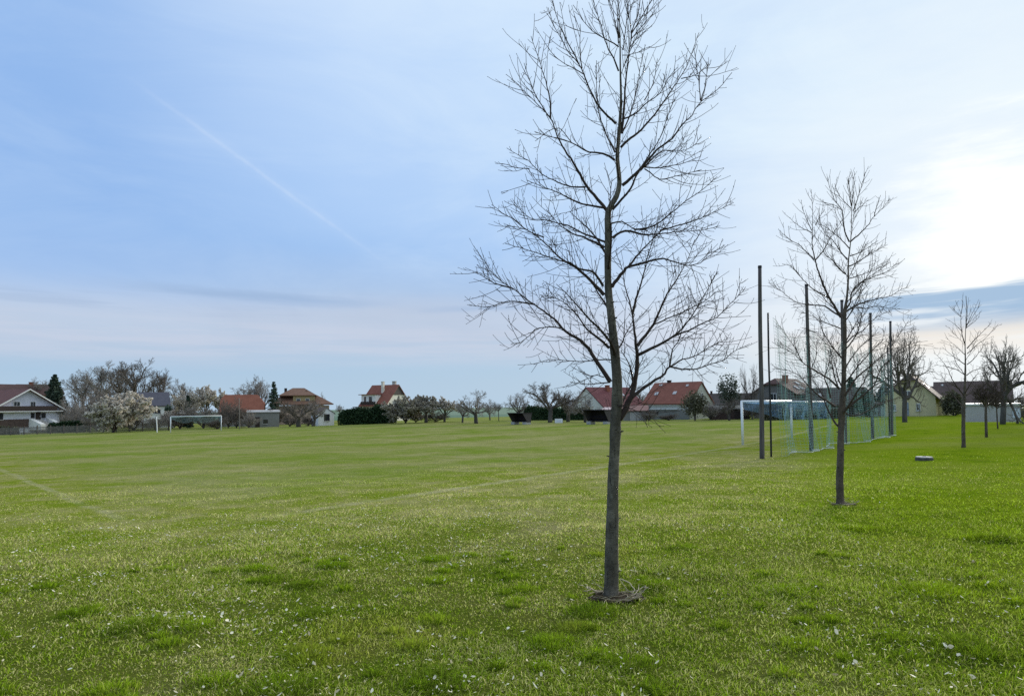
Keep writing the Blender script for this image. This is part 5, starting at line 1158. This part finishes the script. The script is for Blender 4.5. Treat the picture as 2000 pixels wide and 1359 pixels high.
def board_sign():
    b = base(1091, 103); root = thing('notice_board', 'small white board on short legs standing on the grass between orchard trees', 'sign', b, facing(1091, 0))
    w = 15 * 103 / F_PX; z1 = at(1091, 817.3, 103)[2] - b[2]
    m = MB(); m.box((0, 0, z1 - 0.36), (w, 0.05, 0.68)); part('board', m, M_WHITE, root)
    f = MB(); f.box((0, 0.035, z1 - 0.36), (w + 0.12, 0.04, 0.8)); part('frame', f, M_BLACKMETAL, root)
    g = MB(); g.box((0.02, -0.028, z1 - 0.37), (w * 0.62, 0.01, 0.34)); part('faded_print', g, mat_noise('faded_print', (0.55, 0.58, 0.66), (0.70, 0.72, 0.78), 6, 0.6, 0), root)
    for s in (-1, 1):
        l = MB(); l.box((s * w * 0.38, 0.04, (z1 - 0.7) / 2 - 0.1), (0.06, 0.05, z1 - 0.5)); part('leg', l, M_BLACKMETAL, root)
board_sign()

def manhole():
    b = at(1805, 895, 20.5); b[2] = gz(b[0], b[1]); root = thing('manhole', 'low round concrete well ring with a pale lid in the grass', 'manhole', b)
    m = MB(); a = np.arange(40) * 2 * PI / 40; rr = [0.25, 0.25, 0.238]; zs = [-0.2, 0.085, 0.10]; V = np.vstack([[(r * math.cos(t), r * math.sin(t), z) for t in a] for r, z in zip(rr, zs)])
    i = np.arange(2)[:, None] * 40; j = np.arange(40)[None, :]; m.add(V, np.stack([i + j, i + (j + 1) % 40, i + 40 + (j + 1) % 40, i + 40 + j], 2).reshape(-1, 4)); m.polys.append(list(range(80, 120)))
    part('ring', m, mat_noise('dark_mossy_concrete', (0.05, 0.048, 0.04), (0.13, 0.12, 0.10), 9, 0.9, 0.6), root)
    l = MB(); l.tube([(0, 0, 0.09), (0, 0, 0.125)], [0.232, 0.225], 40); part('lid', l, M_CONC, root)
    h = MB(); h.tube([(-0.05, 0, 0.124), (-0.04, 0, 0.145), (0.04, 0, 0.145), (0.05, 0, 0.124)], 0.008, 6); part('handle', h, M_BLACKMETAL, root)
manhole()

def wire_fence():
    """grey mesh fence with dark rails and posts along the left side of the field"""
    P0, P1 = (-30, 118), (330, 119); a = base(*P0); c = base(*P1); root = thing('garden_fence', 'low grey picket fence with dark posts along the left field edge', 'fence', a)
    n = 15; pts = []
    for k in range(n):
        t = k / (n - 1); x, y = a[0] + (c[0] - a[0]) * t, a[1] + (c[1] - a[1]) * t; pts.append(np.array([x, y, gz(x, y)]))
    pm = mat_noise('grey_pickets', (0.13, 0.12, 0.11), (0.24, 0.225, 0.20), 2, 0.9, 0.3)
    for k, p in enumerate(pts):
        m = MB(); m.box((p[0], p[1], p[2] + 0.7), (0.13, 0.13, 1.9)); part('post', m, M_DARKWOOD, root, False, True)
    ra = MB(); pk = MB(); rg = np.random.default_rng(2)
    for k in range(n - 1):
        p, q = pts[k], pts[k + 1]
        for z in (0.3, 1.25): ra.tube([p + np.array([0, -0.09, z]), q + np.array([0, -0.09, z])], 0.04, 4)
        L = np.linalg.norm(q - p); m_ = int(L / 0.17)
        for i in range(m_):
            s = p + (q - p) * ((i + 0.5) / m_); h = 1.35 + 0.1 * rg.normal() * 0.4
            pk.box((s[0], s[1] - 0.15, s[2] + h / 2 + 0.04), (0.085, 0.025, h))
    part('rail', ra, M_DARKWOOD, root, False, True); part('pickets', pk, pm, root, False, True)
wire_fence()

def garden_chair(px, Y, label, rz):
    b = base(px, Y); root = thing('garden_chair', label, 'chair', b, rz, 'white garden chairs by the chalet')
    s = MB(); s.box((0, 0, 0.42), (0.52, 0.5, 0.06)); part('seat', s, M_WHITE, root)
    k = MB(); k.prism([(-0.26, 0.22, 0.45), (0.26, 0.22, 0.45), (0.22, 0.34, 0.95), (-0.22, 0.34, 0.95)], (0, 0.05, 0)); part('backrest', k, M_WHITE, root)
    for x in (-0.22, 0.22):
        for y in (-0.2, 0.2):
            l = MB(); l.box((x, y, 0.2), (0.06, 0.06, 0.4)); part('leg', l, M_WHITE, root)
    for x in (-0.27, 0.27):
        a = MB(); a.box((x, 0.02, 0.64), (0.05, 0.5, 0.05)); a.box((x, -0.2, 0.53), (0.05, 0.05, 0.2)); part('armrest', a, M_WHITE, root)
garden_chair(43, 122.5, 'left of two white plastic garden chairs below the chalet balcony', 2.5)
garden_chair(52, 122.2, 'right of two white plastic garden chairs below the chalet balcony', -2.6)

# ------------------------------------------------------------------ planting
def planting():
    # left edge to the distant goal
    conifer(106, 148, 729, 62, 'tall dark green conifer beside the chalet', 3)
    G = 'tall bare trees on the left skyline'
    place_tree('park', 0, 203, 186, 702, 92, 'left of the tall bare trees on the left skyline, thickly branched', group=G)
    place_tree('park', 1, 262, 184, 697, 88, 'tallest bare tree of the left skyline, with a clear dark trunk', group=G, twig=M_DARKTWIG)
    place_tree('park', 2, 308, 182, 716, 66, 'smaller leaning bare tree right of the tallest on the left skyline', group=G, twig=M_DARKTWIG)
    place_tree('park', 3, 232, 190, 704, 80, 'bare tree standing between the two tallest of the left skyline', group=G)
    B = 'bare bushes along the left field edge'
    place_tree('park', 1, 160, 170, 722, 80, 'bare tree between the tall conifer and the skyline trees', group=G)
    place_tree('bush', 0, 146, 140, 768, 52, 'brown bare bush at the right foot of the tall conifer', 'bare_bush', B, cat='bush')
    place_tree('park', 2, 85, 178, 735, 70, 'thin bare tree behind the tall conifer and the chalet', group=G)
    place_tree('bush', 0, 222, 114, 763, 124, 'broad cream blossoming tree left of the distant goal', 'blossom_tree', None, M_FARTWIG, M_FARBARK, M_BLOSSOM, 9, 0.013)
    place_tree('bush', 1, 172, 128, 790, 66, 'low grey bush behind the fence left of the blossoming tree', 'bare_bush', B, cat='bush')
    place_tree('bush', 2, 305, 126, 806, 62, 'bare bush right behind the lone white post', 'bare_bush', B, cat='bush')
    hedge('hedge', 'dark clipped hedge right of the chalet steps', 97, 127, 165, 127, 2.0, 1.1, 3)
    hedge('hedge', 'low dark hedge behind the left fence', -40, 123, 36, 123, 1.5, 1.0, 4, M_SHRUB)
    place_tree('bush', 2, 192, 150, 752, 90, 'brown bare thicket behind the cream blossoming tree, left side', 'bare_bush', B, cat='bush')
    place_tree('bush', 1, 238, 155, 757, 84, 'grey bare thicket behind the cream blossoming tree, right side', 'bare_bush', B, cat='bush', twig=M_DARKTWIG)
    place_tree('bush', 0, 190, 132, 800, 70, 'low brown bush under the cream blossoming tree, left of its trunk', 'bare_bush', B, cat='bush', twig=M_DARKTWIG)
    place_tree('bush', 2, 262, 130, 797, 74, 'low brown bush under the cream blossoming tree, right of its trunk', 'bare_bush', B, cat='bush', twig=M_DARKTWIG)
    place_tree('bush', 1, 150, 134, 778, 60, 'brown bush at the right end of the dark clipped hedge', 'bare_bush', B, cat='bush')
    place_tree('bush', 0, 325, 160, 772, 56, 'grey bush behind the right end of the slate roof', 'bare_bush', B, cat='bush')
    place_tree('bush', 1, 452, 150, 768, 80, 'grey thicket left of the orange barn roof', 'bare_bush', B, cat='bush')
    leafy(330, 147, 786, 18, 'narrow dark evergreen beside the slate roofed house', 5, M_CONIFER, 'evergreen_tree', 'tree', trunk=0.1, n=1500)
    place_tree('park', 0, 350, 172, 738, 66, 'grey bare tree above the slate roof at its right', group=G)
    W = 'pale blossoming trees behind the left bushes'
    place_tree('vase', 0, 398, 165, 751, 62, 'pale blossoming tree behind the bushes over the distant goal', 'blossom_tree', W, M_FARTWIG, M_FARBARK, M_BLOSSOM, 7, 0.012)
    place_tree('vase', 1, 428, 168, 757, 46, 'smaller pale blossoming tree right over the distant crossbar', 'blossom_tree', W, M_FARTWIG, M_FARBARK, M_BLOSSOM, 7, 0.012)
    place_tree('vase', 2, 362, 160, 760, 50, 'whitish blossoming tree left over the distant crossbar', 'blossom_tree', W, M_FARTWIG, M_FARBARK, M_BLOSSOM, 6, 0.012)
    conifer(367, 140, 771, 20, 'small dark spruce among bare bushes over the distant goal', 9)
    place_tree('bush', 0, 352, 130, 794, 70, 'brown bare bush behind the left post of the distant goal', 'bare_bush', B, cat='bush', twig=M_DARKTWIG)
    place_tree('bush', 2, 398, 128, 781, 76, 'brown bare bush behind the middle of the distant goal', 'bare_bush', B, cat='bush', twig=M_FARTWIG)
    place_tree('bush', 1, 446, 126, 772, 74, 'tall brown bush behind the right post of the distant goal', 'bare_bush', B, cat='bush', twig=M_DARKTWIG)
    place_tree('bush', 0, 336, 138, 800, 52, 'white flowering bush beside the slate roofed house', 'blossom_bush', None, M_FARTWIG, M_FARBARK, M_BLOSSOM, 5, 0.012, cat='bush')
    place_tree('bush', 2, 425, 116, 812, 56, 'low bare bush at the field edge right of the distant goal', 'bare_bush', B, cat='bush', twig=M_DARKTWIG)
    place_tree('bush', 1, 486, 118, 800, 44, 'bare bush beside the slim weathered pole', 'bare_bush', B, cat='bush')
    place_tree('bush', 2, 462, 121, 777, 62, 'tall bare bush hiding the left half of the orange barn roof', 'bare_bush', B, cat='bush', twig=M_DARKTWIG)
    place_tree('park', 3, 478, 160, 748, 60, 'bare tree above the orange barn roof', group='bare trees behind the orange barn')
    place_tree('vase', 0, 508, 152, 730, 56, 'open vase shaped bare tree left of the sparse spruce', group='bare trees behind the orange barn', twig=M_FARTWIG)
    conifer(535, 142, 743, 36, 'sparse dark spruce left of the big hipped roof', 4, True)
    place_tree('bush', 0, 540, 128, 793, 60, 'bare bush between block outbuilding and hipped house', 'bare_bush', B, cat='bush', twig=M_DARKTWIG)
    F = 'bare orchard trees before the hipped house'
    place_tree('orchard', 1, 583, 112, 775, 84, 'brown round orchard tree before the hipped house', 'orchard_tree', F, M_DARKTWIG)
    place_tree('orchard', 2, 612, 117, 781, 60, 'orchard tree between the hipped house and white shed', 'orchard_tree', F, M_FARTWIG)
    place_tree('bush', 1, 566, 121, 806, 50, 'low bush under the round orchard tree', 'bare_bush', B, cat='bush', twig=M_DARKTWIG)
    place_tree('bush', 2, 602, 124, 808, 46, 'low bush left of the white shed', 'bare_bush', B, cat='bush', twig=M_DARKTWIG)
    place_tree('vase', 1, 626, 175, 764, 30, 'thin bare tree peeping over the hipped roof end', group='bare trees behind the orange barn')
    place_tree('globe', 0, 663, 190, 788, 18, 'tiny round bare tree on the horizon over the clipped hedge')
    hedge('hedge', 'big rounded dark green hedge before the tall white house', 664, 121, 772, 121, 3.0, 3.0, 7, n=9000)
    O = 'grey flowering trees right of the tall white house'
    place_tree('bush', 0, 792, 116, 771, 84, 'leftmost grey flowering tree touching the tall white house', 'willow_tree', O, M_FARTWIG, M_FARBARK, M_BLOSSOM2, 8, 0.012)
    place_tree('orchard', 0, 832, 116, 771, 70, 'middle grey flowering tree of the row right of the white house', 'willow_tree', O, M_FARTWIG, M_FARBARK, M_BLOSSOM2, 8, 0.012)
    place_tree('vase', 1, 868, 117, 773, 62, 'pale flowering tree at the right end of the grey row', 'willow_tree', O, M_FARTWIG, M_FARBARK, M_BLOSSOM, 8, 0.012)
    place_tree('bush', 1, 812, 120, 798, 60, 'low grey bush under the flowering row', 'bare_bush', None, cat='bush')
    place_tree('bush', 2, 850, 120, 800, 60, 'low dark bush under the pale flowering tree', 'bare_bush', None, cat='bush', twig=M_DARKTWIG)
    R = 'orchard trees along the far touchline'
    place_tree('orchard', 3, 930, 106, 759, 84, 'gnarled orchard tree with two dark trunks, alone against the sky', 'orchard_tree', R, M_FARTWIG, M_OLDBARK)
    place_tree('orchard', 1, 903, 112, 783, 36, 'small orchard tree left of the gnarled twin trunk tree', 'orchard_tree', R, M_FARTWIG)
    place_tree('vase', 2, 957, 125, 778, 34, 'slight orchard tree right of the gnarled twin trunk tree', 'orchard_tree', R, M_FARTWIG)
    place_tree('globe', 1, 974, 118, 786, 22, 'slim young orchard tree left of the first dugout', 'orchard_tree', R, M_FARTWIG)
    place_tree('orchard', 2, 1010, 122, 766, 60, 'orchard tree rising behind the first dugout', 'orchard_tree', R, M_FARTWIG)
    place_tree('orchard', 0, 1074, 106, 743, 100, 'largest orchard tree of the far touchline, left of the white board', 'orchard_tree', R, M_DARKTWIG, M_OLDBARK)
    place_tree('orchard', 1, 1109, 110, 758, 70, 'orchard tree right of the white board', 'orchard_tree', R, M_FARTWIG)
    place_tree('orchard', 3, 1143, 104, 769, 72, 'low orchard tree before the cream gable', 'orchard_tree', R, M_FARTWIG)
    place_tree('bush', 2, 1040, 124, 781, 60, 'brown bush above the green hedge', 'bare_bush', None, cat='bush')
    hedge('hedge', 'long dark green hedge behind the largest orchard tree', 1022, 122, 1152, 122, 2.4, 1.4, 9, n=5600)
    place_tree('bush', 1, 1258, 121, 782, 44, 'grey bush at the left end of the wide red roof', 'bare_bush', None, cat='bush', twig=M_DARKTWIG)
    place_tree('park', 0, 1249, 165, 758, 44, 'faint bare tree between the maroon and the wide red roof')
    place_tree('bush', 0, 1268, 114, 800, 40, 'twiggy bush before the grey wall of the wide house', 'bare_bush', None, cat='bush')
    place_tree('bush', 2, 1306, 117, 806, 50, 'low twiggy bush under the veranda of the wide house', 'bare_bush', None, cat='bush', twig=M_DARKTWIG)
    leafy(1357, 110, 764, 52, 'round dark brown green tree before the wide red roofed house', 11, M_SHRUB, 'evergreen_tree', 'tree', bottom=0.12, n=2500, size=0.12, trunk=0.12)
    leafy(1425, 118, 736, 50, 'dark bushy pine right of the pale gable', 12, mat_leaf('pine_needles', (0.04, 0.055, 0.04), (0.12, 0.14, 0.10), 0.15, 0.5), 'pine_tree', 'tree', bottom=0.30, n=1700, size=0.13, trunk=0.16)
    place_tree('bush', 0, 1388, 116, 779, 60, 'grey bare bush under the pale gable of the wide house', 'bare_bush', None, cat='bush')
    place_tree('orchard', 2, 1424, 108, 778, 50, 'bare orchard tree before the brown shed', 'orchard_tree', R, M_DARKTWIG)
    place_tree('gnarled', 0, 1469, 112, 708, 42, 'dead snag with few upright limbs left of the nearest pole', 'dead_tree', None, M_DARKTWIG, M_OLDBARK)
    place_tree('bush', 1, 1462, 116, 776, 60, 'dark bush at the foot of the dead snag', 'bare_bush', None, cat='bush', twig=M_DARKTWIG)
    place_tree('bush', 0, 1520, 108, 772, 60, 'bare bush before the grey gabled house', 'bare_bush', None, cat='bush', twig=M_DARKTWIG)
    place_tree('bush', 2, 1590, 106, 778, 64, 'bare bush before the dark barn', 'bare_bush', None, cat='bush', twig=M_DARKTWIG)
    hedge('hedge', 'low dark hedge behind the right goal', 1490, 101, 1640, 101, 1.4, 1.2, 13, M_SHRUB)
    conifer(1664, 118, 735, 56, 'dark spruce behind the dark barn roof', 14)
    leafy(1688, 104, 768, 36, 'dense dark green shrub seen through the ball net', 15, M_HEDGE, n=2400)
    leafy(1729, 112, 752, 40, 'bluish grey evergreen left of the yellow house', 16, mat_leaf('bluish_leaves', (0.05, 0.055, 0.07), (0.11, 0.12, 0.14), 0.1), 'evergreen_tree', 'tree', trunk=0.1, n=2200)
    place_tree('gnarled', 1, 1766, 62, 632, 126, 'old gnarled tree with long upright shoots before the yellow house', 'old_tree', 'old gnarled trees at the right', M_DARKTWIG, M_OLDBARK, rz=0.6)
    place_tree('gnarled', 2, 1957, 50, 652, 150, 'old gnarled tree with thick scarred trunk before the board garage', 'old_tree', 'old gnarled trees at the right', M_DARKTWIG, M_OLDBARK, rz=2.0)
    leafy(1862, 96, 763, 40, 'dark loose evergreen right of the yellow house', 17, M_SHRUB, n=1900, size=0.13)
    Y_ = 'young trees planted in a row'
    place_tree('globe', 1, 1924, 33.8, 742, 66, 'slim young tree with dense round crown before the board garage', 'young_tree', Y_, M_TWIG2, M_BARK2)
    place_tree('globe', 0, 1947, 43.4, 756, 44, 'farthest young tree of the row, beside the thick scarred trunk', 'young_tree', Y_, M_TWIG2, M_BARK2)
    place_tree('orchard', 1, 1990, 78, 762, 40, 'bare tree at the far right edge behind the garage', 'bare_tree', None, M_DARKTWIG)
    place_tree('bush', 1, 2004, 74, 790, 60, 'dark bush at the far right edge', 'bare_bush', None, cat='bush', twig=M_DARKTWIG)
    place_tree('orchard', 3, 2030, 60, 735, 70, 'bare tree reaching in at the right edge of the view', 'bare_tree', None, M_DARKTWIG)
planting()

# ------------------------------------------------------------------ light and sky
SUN_AZ, SUN_EL = math.radians(37.5), math.radians(12.2)
sun_dir = (math.sin(SUN_AZ) * math.cos(SUN_EL), math.cos(SUN_AZ) * math.cos(SUN_EL), math.sin(SUN_EL))
sd = bpy.data.lights.new('sun', 'SUN'); sd.energy = 4.0; sd.angle = math.radians(14); sd.color = (1.0, 0.93, 0.82)
so = bpy.data.objects.new('sun', sd); COL.objects.link(so); so.location = (40, 40, 60)
so.rotation_euler = Vector(sun_dir).to_track_quat('Z', 'Y').to_euler()

def build_world():
    w = bpy.data.worlds.new('World'); S.world = w; w.use_nodes = True; n = NT(w.node_tree); bg = w.node_tree.nodes['Background']
    d = n.vmath('NORMALIZE', n.new('ShaderNodeTexCoord').outputs['Generated'])
    sep = n.new('ShaderNodeSeparateXYZ'); n.put(sep.inputs[0], d); x, y, z = sep.outputs
    el = n.math('ARCSINE', z); az = n.math('ARCTAN2', x, y)
    ae = n.new('ShaderNodeCombineXYZ'); n.put(ae.inputs[0], az); n.put(ae.inputs[1], el); ae = ae.outputs[0]
    sky = n.new('ShaderNodeTexSky'); sky.sky_type = 'NISHITA'; sky.sun_disc = False; sky.sun_elevation = SUN_EL; sky.sun_rotation = SUN_AZ; sky.air_density = 1.0; sky.dust_density = 1.5
    nish = n.vmath('MULTIPLY', sky.outputs[0], (0.075, 0.078, 0.085))
    # blue of the clear part; zenith out of view brightened to light the ground
    warp = n.math('MULTIPLY', n.math('SUBTRACT', n.noise(n.mapping(ae, (1.6, 7, 1)), 1.0, 4, 0.6), 0.5), 0.05)
    ew = n.math('ADD', el, warp)
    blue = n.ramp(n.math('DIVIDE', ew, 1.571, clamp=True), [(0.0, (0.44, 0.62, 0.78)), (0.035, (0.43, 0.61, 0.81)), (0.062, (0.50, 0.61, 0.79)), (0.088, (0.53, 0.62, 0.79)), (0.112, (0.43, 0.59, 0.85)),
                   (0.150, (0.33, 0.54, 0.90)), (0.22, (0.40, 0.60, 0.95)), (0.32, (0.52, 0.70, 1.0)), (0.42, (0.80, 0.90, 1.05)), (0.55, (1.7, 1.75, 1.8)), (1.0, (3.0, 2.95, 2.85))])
    c = n.mix(0.10, blue, nish)
    c = n.mix(n.math('MULTIPLY', n.range(az, -0.20, -0.70), n.math('MULTIPLY', n.range(el, 0.11, 0.2), 0.80)), c, (0.26, 0.46, 0.83))
    c = n.mix(n.math('MULTIPLY', n.math('MULTIPLY', n.range(az, -0.62, -0.2), n.range(az, 0.25, -0.05)), n.math('MULTIPLY', n.range(el, 0.16, 0.3), 0.45)), c, (0.50, 0.70, 1.0))
    c = n.mix(n.range(el, 0.07, 0.0, 0, 0.5), c, (0.50, 0.64, 0.80))
    # thin cirrus veil in stretched fibres
    v1 = n.noise(n.mapping(ae, (2.2, 6.5, 1), (0, 0, 0.35)), 1.0, 6, 0.62, 0.6)
    v2 = n.noise(n.mapping(ae, (1.1, 2.6, 1), (0, 0, -0.25), (3, 1, 0)), 1.0, 4, 0.55)
    veil = n.math('MULTIPLY', n.range(n.math('ADD', n.math('MULTIPLY', v1, 0.55), n.math('MULTIPLY', v2, 0.45)), 0.40, 0.68), n.math('MULTIPLY', n.range(el, 0.03, 0.16), n.range(az, -0.75, -0.3, 0.62, 1.0)))
    right = n.range(az, -0.45, 0.55)
    c = n.mix(n.math('MULTIPLY', veil, n.math('ADD', 0.36, n.math('MULTIPLY', right, 0.4))), c, (0.70, 0.84, 1.0))
    hi = n.math('MULTIPLY', n.range(el, 0.10, 0.42), right)
    c = n.mix(n.math('MULTIPLY', hi, n.math('ADD', 0.45, n.math('MULTIPLY', veil, 0.4))), c, (0.72, 0.88, 1.0))
    # grey blue streaks low over the horizon
    st = n.noise(n.mapping(ae, (3.2, 46, 1), (0, 0, 0.02), (1.7, 0.4, 0)), 1.0, 4, 0.6)
    band = n.math('MULTIPLY', n.math('MULTIPLY', n.range(el, 0.120, 0.140), n.range(el, 0.150, 0.185, 1, 0)), 0.4)
    leftb = n.range(az, 0.18, -0.05)
    c = n.mix(n.math('MULTIPLY', n.math('MULTIPLY', n.range(st, 0.50, 0.68), band), 0.75), c, (0.34, 0.46, 0.66))
    for (a0, a1, e0, wd, sl, am) in ((-0.62, -0.15, 0.162, 0.010, -0.035, 0.58), (-0.20, 0.10, 0.150, 0.008, 0.02, 0.5), (-0.45, -0.2, 0.152, 0.006, -0.02, 0.4)):
        ee = n.math('ADD', n.math('SUBTRACT', el, n.math('MULTIPLY', n.math('SUBTRACT', az, (a0 + a1) / 2), sl)), n.math('MULTIPLY', n.math('SUBTRACT', n.noise(n.mapping(ae, (9, 40, 1)), 1.0, 5, 0.65), 0.5), 0.016))
        m_ = n.math('MULTIPLY', n.range(n.math('ABSOLUTE', n.math('SUBTRACT', ee, e0)), 0.0, wd, 1, 0), n.math('MULTIPLY', n.range(az, a0, a0 + 0.18), n.range(az, a1 - 0.16, a1, 1, 0)))
        c = n.mix(n.math('MULTIPLY', m_, am), c, (0.33, 0.47, 0.70))
    pale = n.math('MULTIPLY', n.range(el, 0.05, 0.085), n.range(el, 0.11, 0.135, 1, 0))
    c = n.mix(n.math('MULTIPLY', n.math('MULTIPLY', pale, n.range(st, 0.35, 0.6)), 0.45), c, (0.62, 0.66, 0.78))
    # glow of the veiled sun
    dot = n.vmath('DOT_PRODUCT', d, sun_dir); ang = n.math('ARCCOSINE', n.math('MINIMUM', dot, 0.99999))
    lump = n.math('MULTIPLY', n.math('SUBTRACT', n.noise(n.mapping(ae, (3, 13, 1), (0, 0, 0.12)), 1.0, 6, 0.65), 0.5), 0.30)
    ang2 = n.math('ADD', ang, lump)
    g1 = n.range(ang2, 0.02, 0.55, 1, 0)
    c = n.mix(n.math('MULTIPLY', g1, 0.80), c, (0.90, 0.97, 1.0))
    g2 = n.range(ang2, 0.0, 0.15, 1, 0)
    c = n.mix(n.math('MULTIPLY', g2, 0.9), c, (1.25, 1.22, 1.12))
    # cloud bars below the sun: blue grey and cream
    bar = n.noise(n.mapping(ae, (2.0, 26, 1), (0, 0, -0.05), (0.35, 2.2, 0)), 1.0, 5, 0.6, 0.3)
    low = n.math('MULTIPLY', n.range(el, 0.075, 0.10), n.range(el, 0.140, 0.165, 1, 0))
    lowm = n.math('MULTIPLY', n.math('MULTIPLY', low, n.range(az, 0.40, 0.56)), n.range(bar, 0.36, 0.52))
    c = n.mix(n.math('MULTIPLY', lowm, 0.95), c, (0.36, 0.52, 0.72))
    cream = n.math('MULTIPLY', n.math('MULTIPLY', n.range(el, 0.045, 0.075), n.range(el, 0.085, 0.115, 1, 0)), n.range(az, 0.30, 0.58))
    c = n.mix(n.math('MULTIPLY', cream, n.math('MULTIPLY', n.range(bar, 0.30, 0.62), 0.75)), c, (0.92, 0.84, 0.74))
    # contrail
    A = unit(ray(270, 165)); B = unit(ray(735, 502)); nrm = unit(np.cross(A, B)); midv = unit(A + B); half = math.acos(float(A @ B)) / 2
    off = n.math('ADD', n.vmath('DOT_PRODUCT', d, tuple(nrm)), n.math('MULTIPLY', n.math('SUBTRACT', n.noise(d, 14, 3), 0.5), 0.006))
    tang = unit(np.cross(nrm, midv)); along = n.vmath('DOT_PRODUCT', d, tuple(tang))
    tr = n.math('MULTIPLY', n.math('ADD', n.math('MULTIPLY', n.range(n.math('ABSOLUTE', off), 0.0003, 0.0042, 1, 0), 0.7), n.math('MULTIPLY', n.range(n.math('ABSOLUTE', off), 0.001, 0.014, 1, 0), 0.35)), n.range(n.math('ABSOLUTE', along), half * 0.3, half * 1.25, 1, 0))
    tr = n.math('MULTIPLY', tr, n.range(n.noise(d, 30, 3, 0.6), 0.25, 0.6, 0.45, 1.0))
    c = n.mix(n.math('MULTIPLY', tr, 0.23), c, (0.74, 0.84, 0.98))
    below = n.range(z, -0.05, 0.0)
    c = n.mix(n.math('SUBTRACT', 1.0, below), c, (0.10, 0.12, 0.05))
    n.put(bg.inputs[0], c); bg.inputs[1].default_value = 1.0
    w.cycles.sampling_method = 'MANUAL'; w.cycles.sample_map_resolution = 1024
build_world()

S.view_settings.view_transform = 'Standard'; S.view_settings.look = 'None'; S.view_settings.exposure = 0.0; S.view_settings.gamma = 1.0
S.render.engine = 'CYCLES'; S.cycles.use_denoising = False; S.cycles.sample_clamp_indirect = 3.0; S.cycles.max_bounces = 6; S.cycles.diffuse_bounces = 3; S.cycles.transmission_bounces = 4; S.cycles.transparent_max_bounces = 4
S.render.film_transparent = False
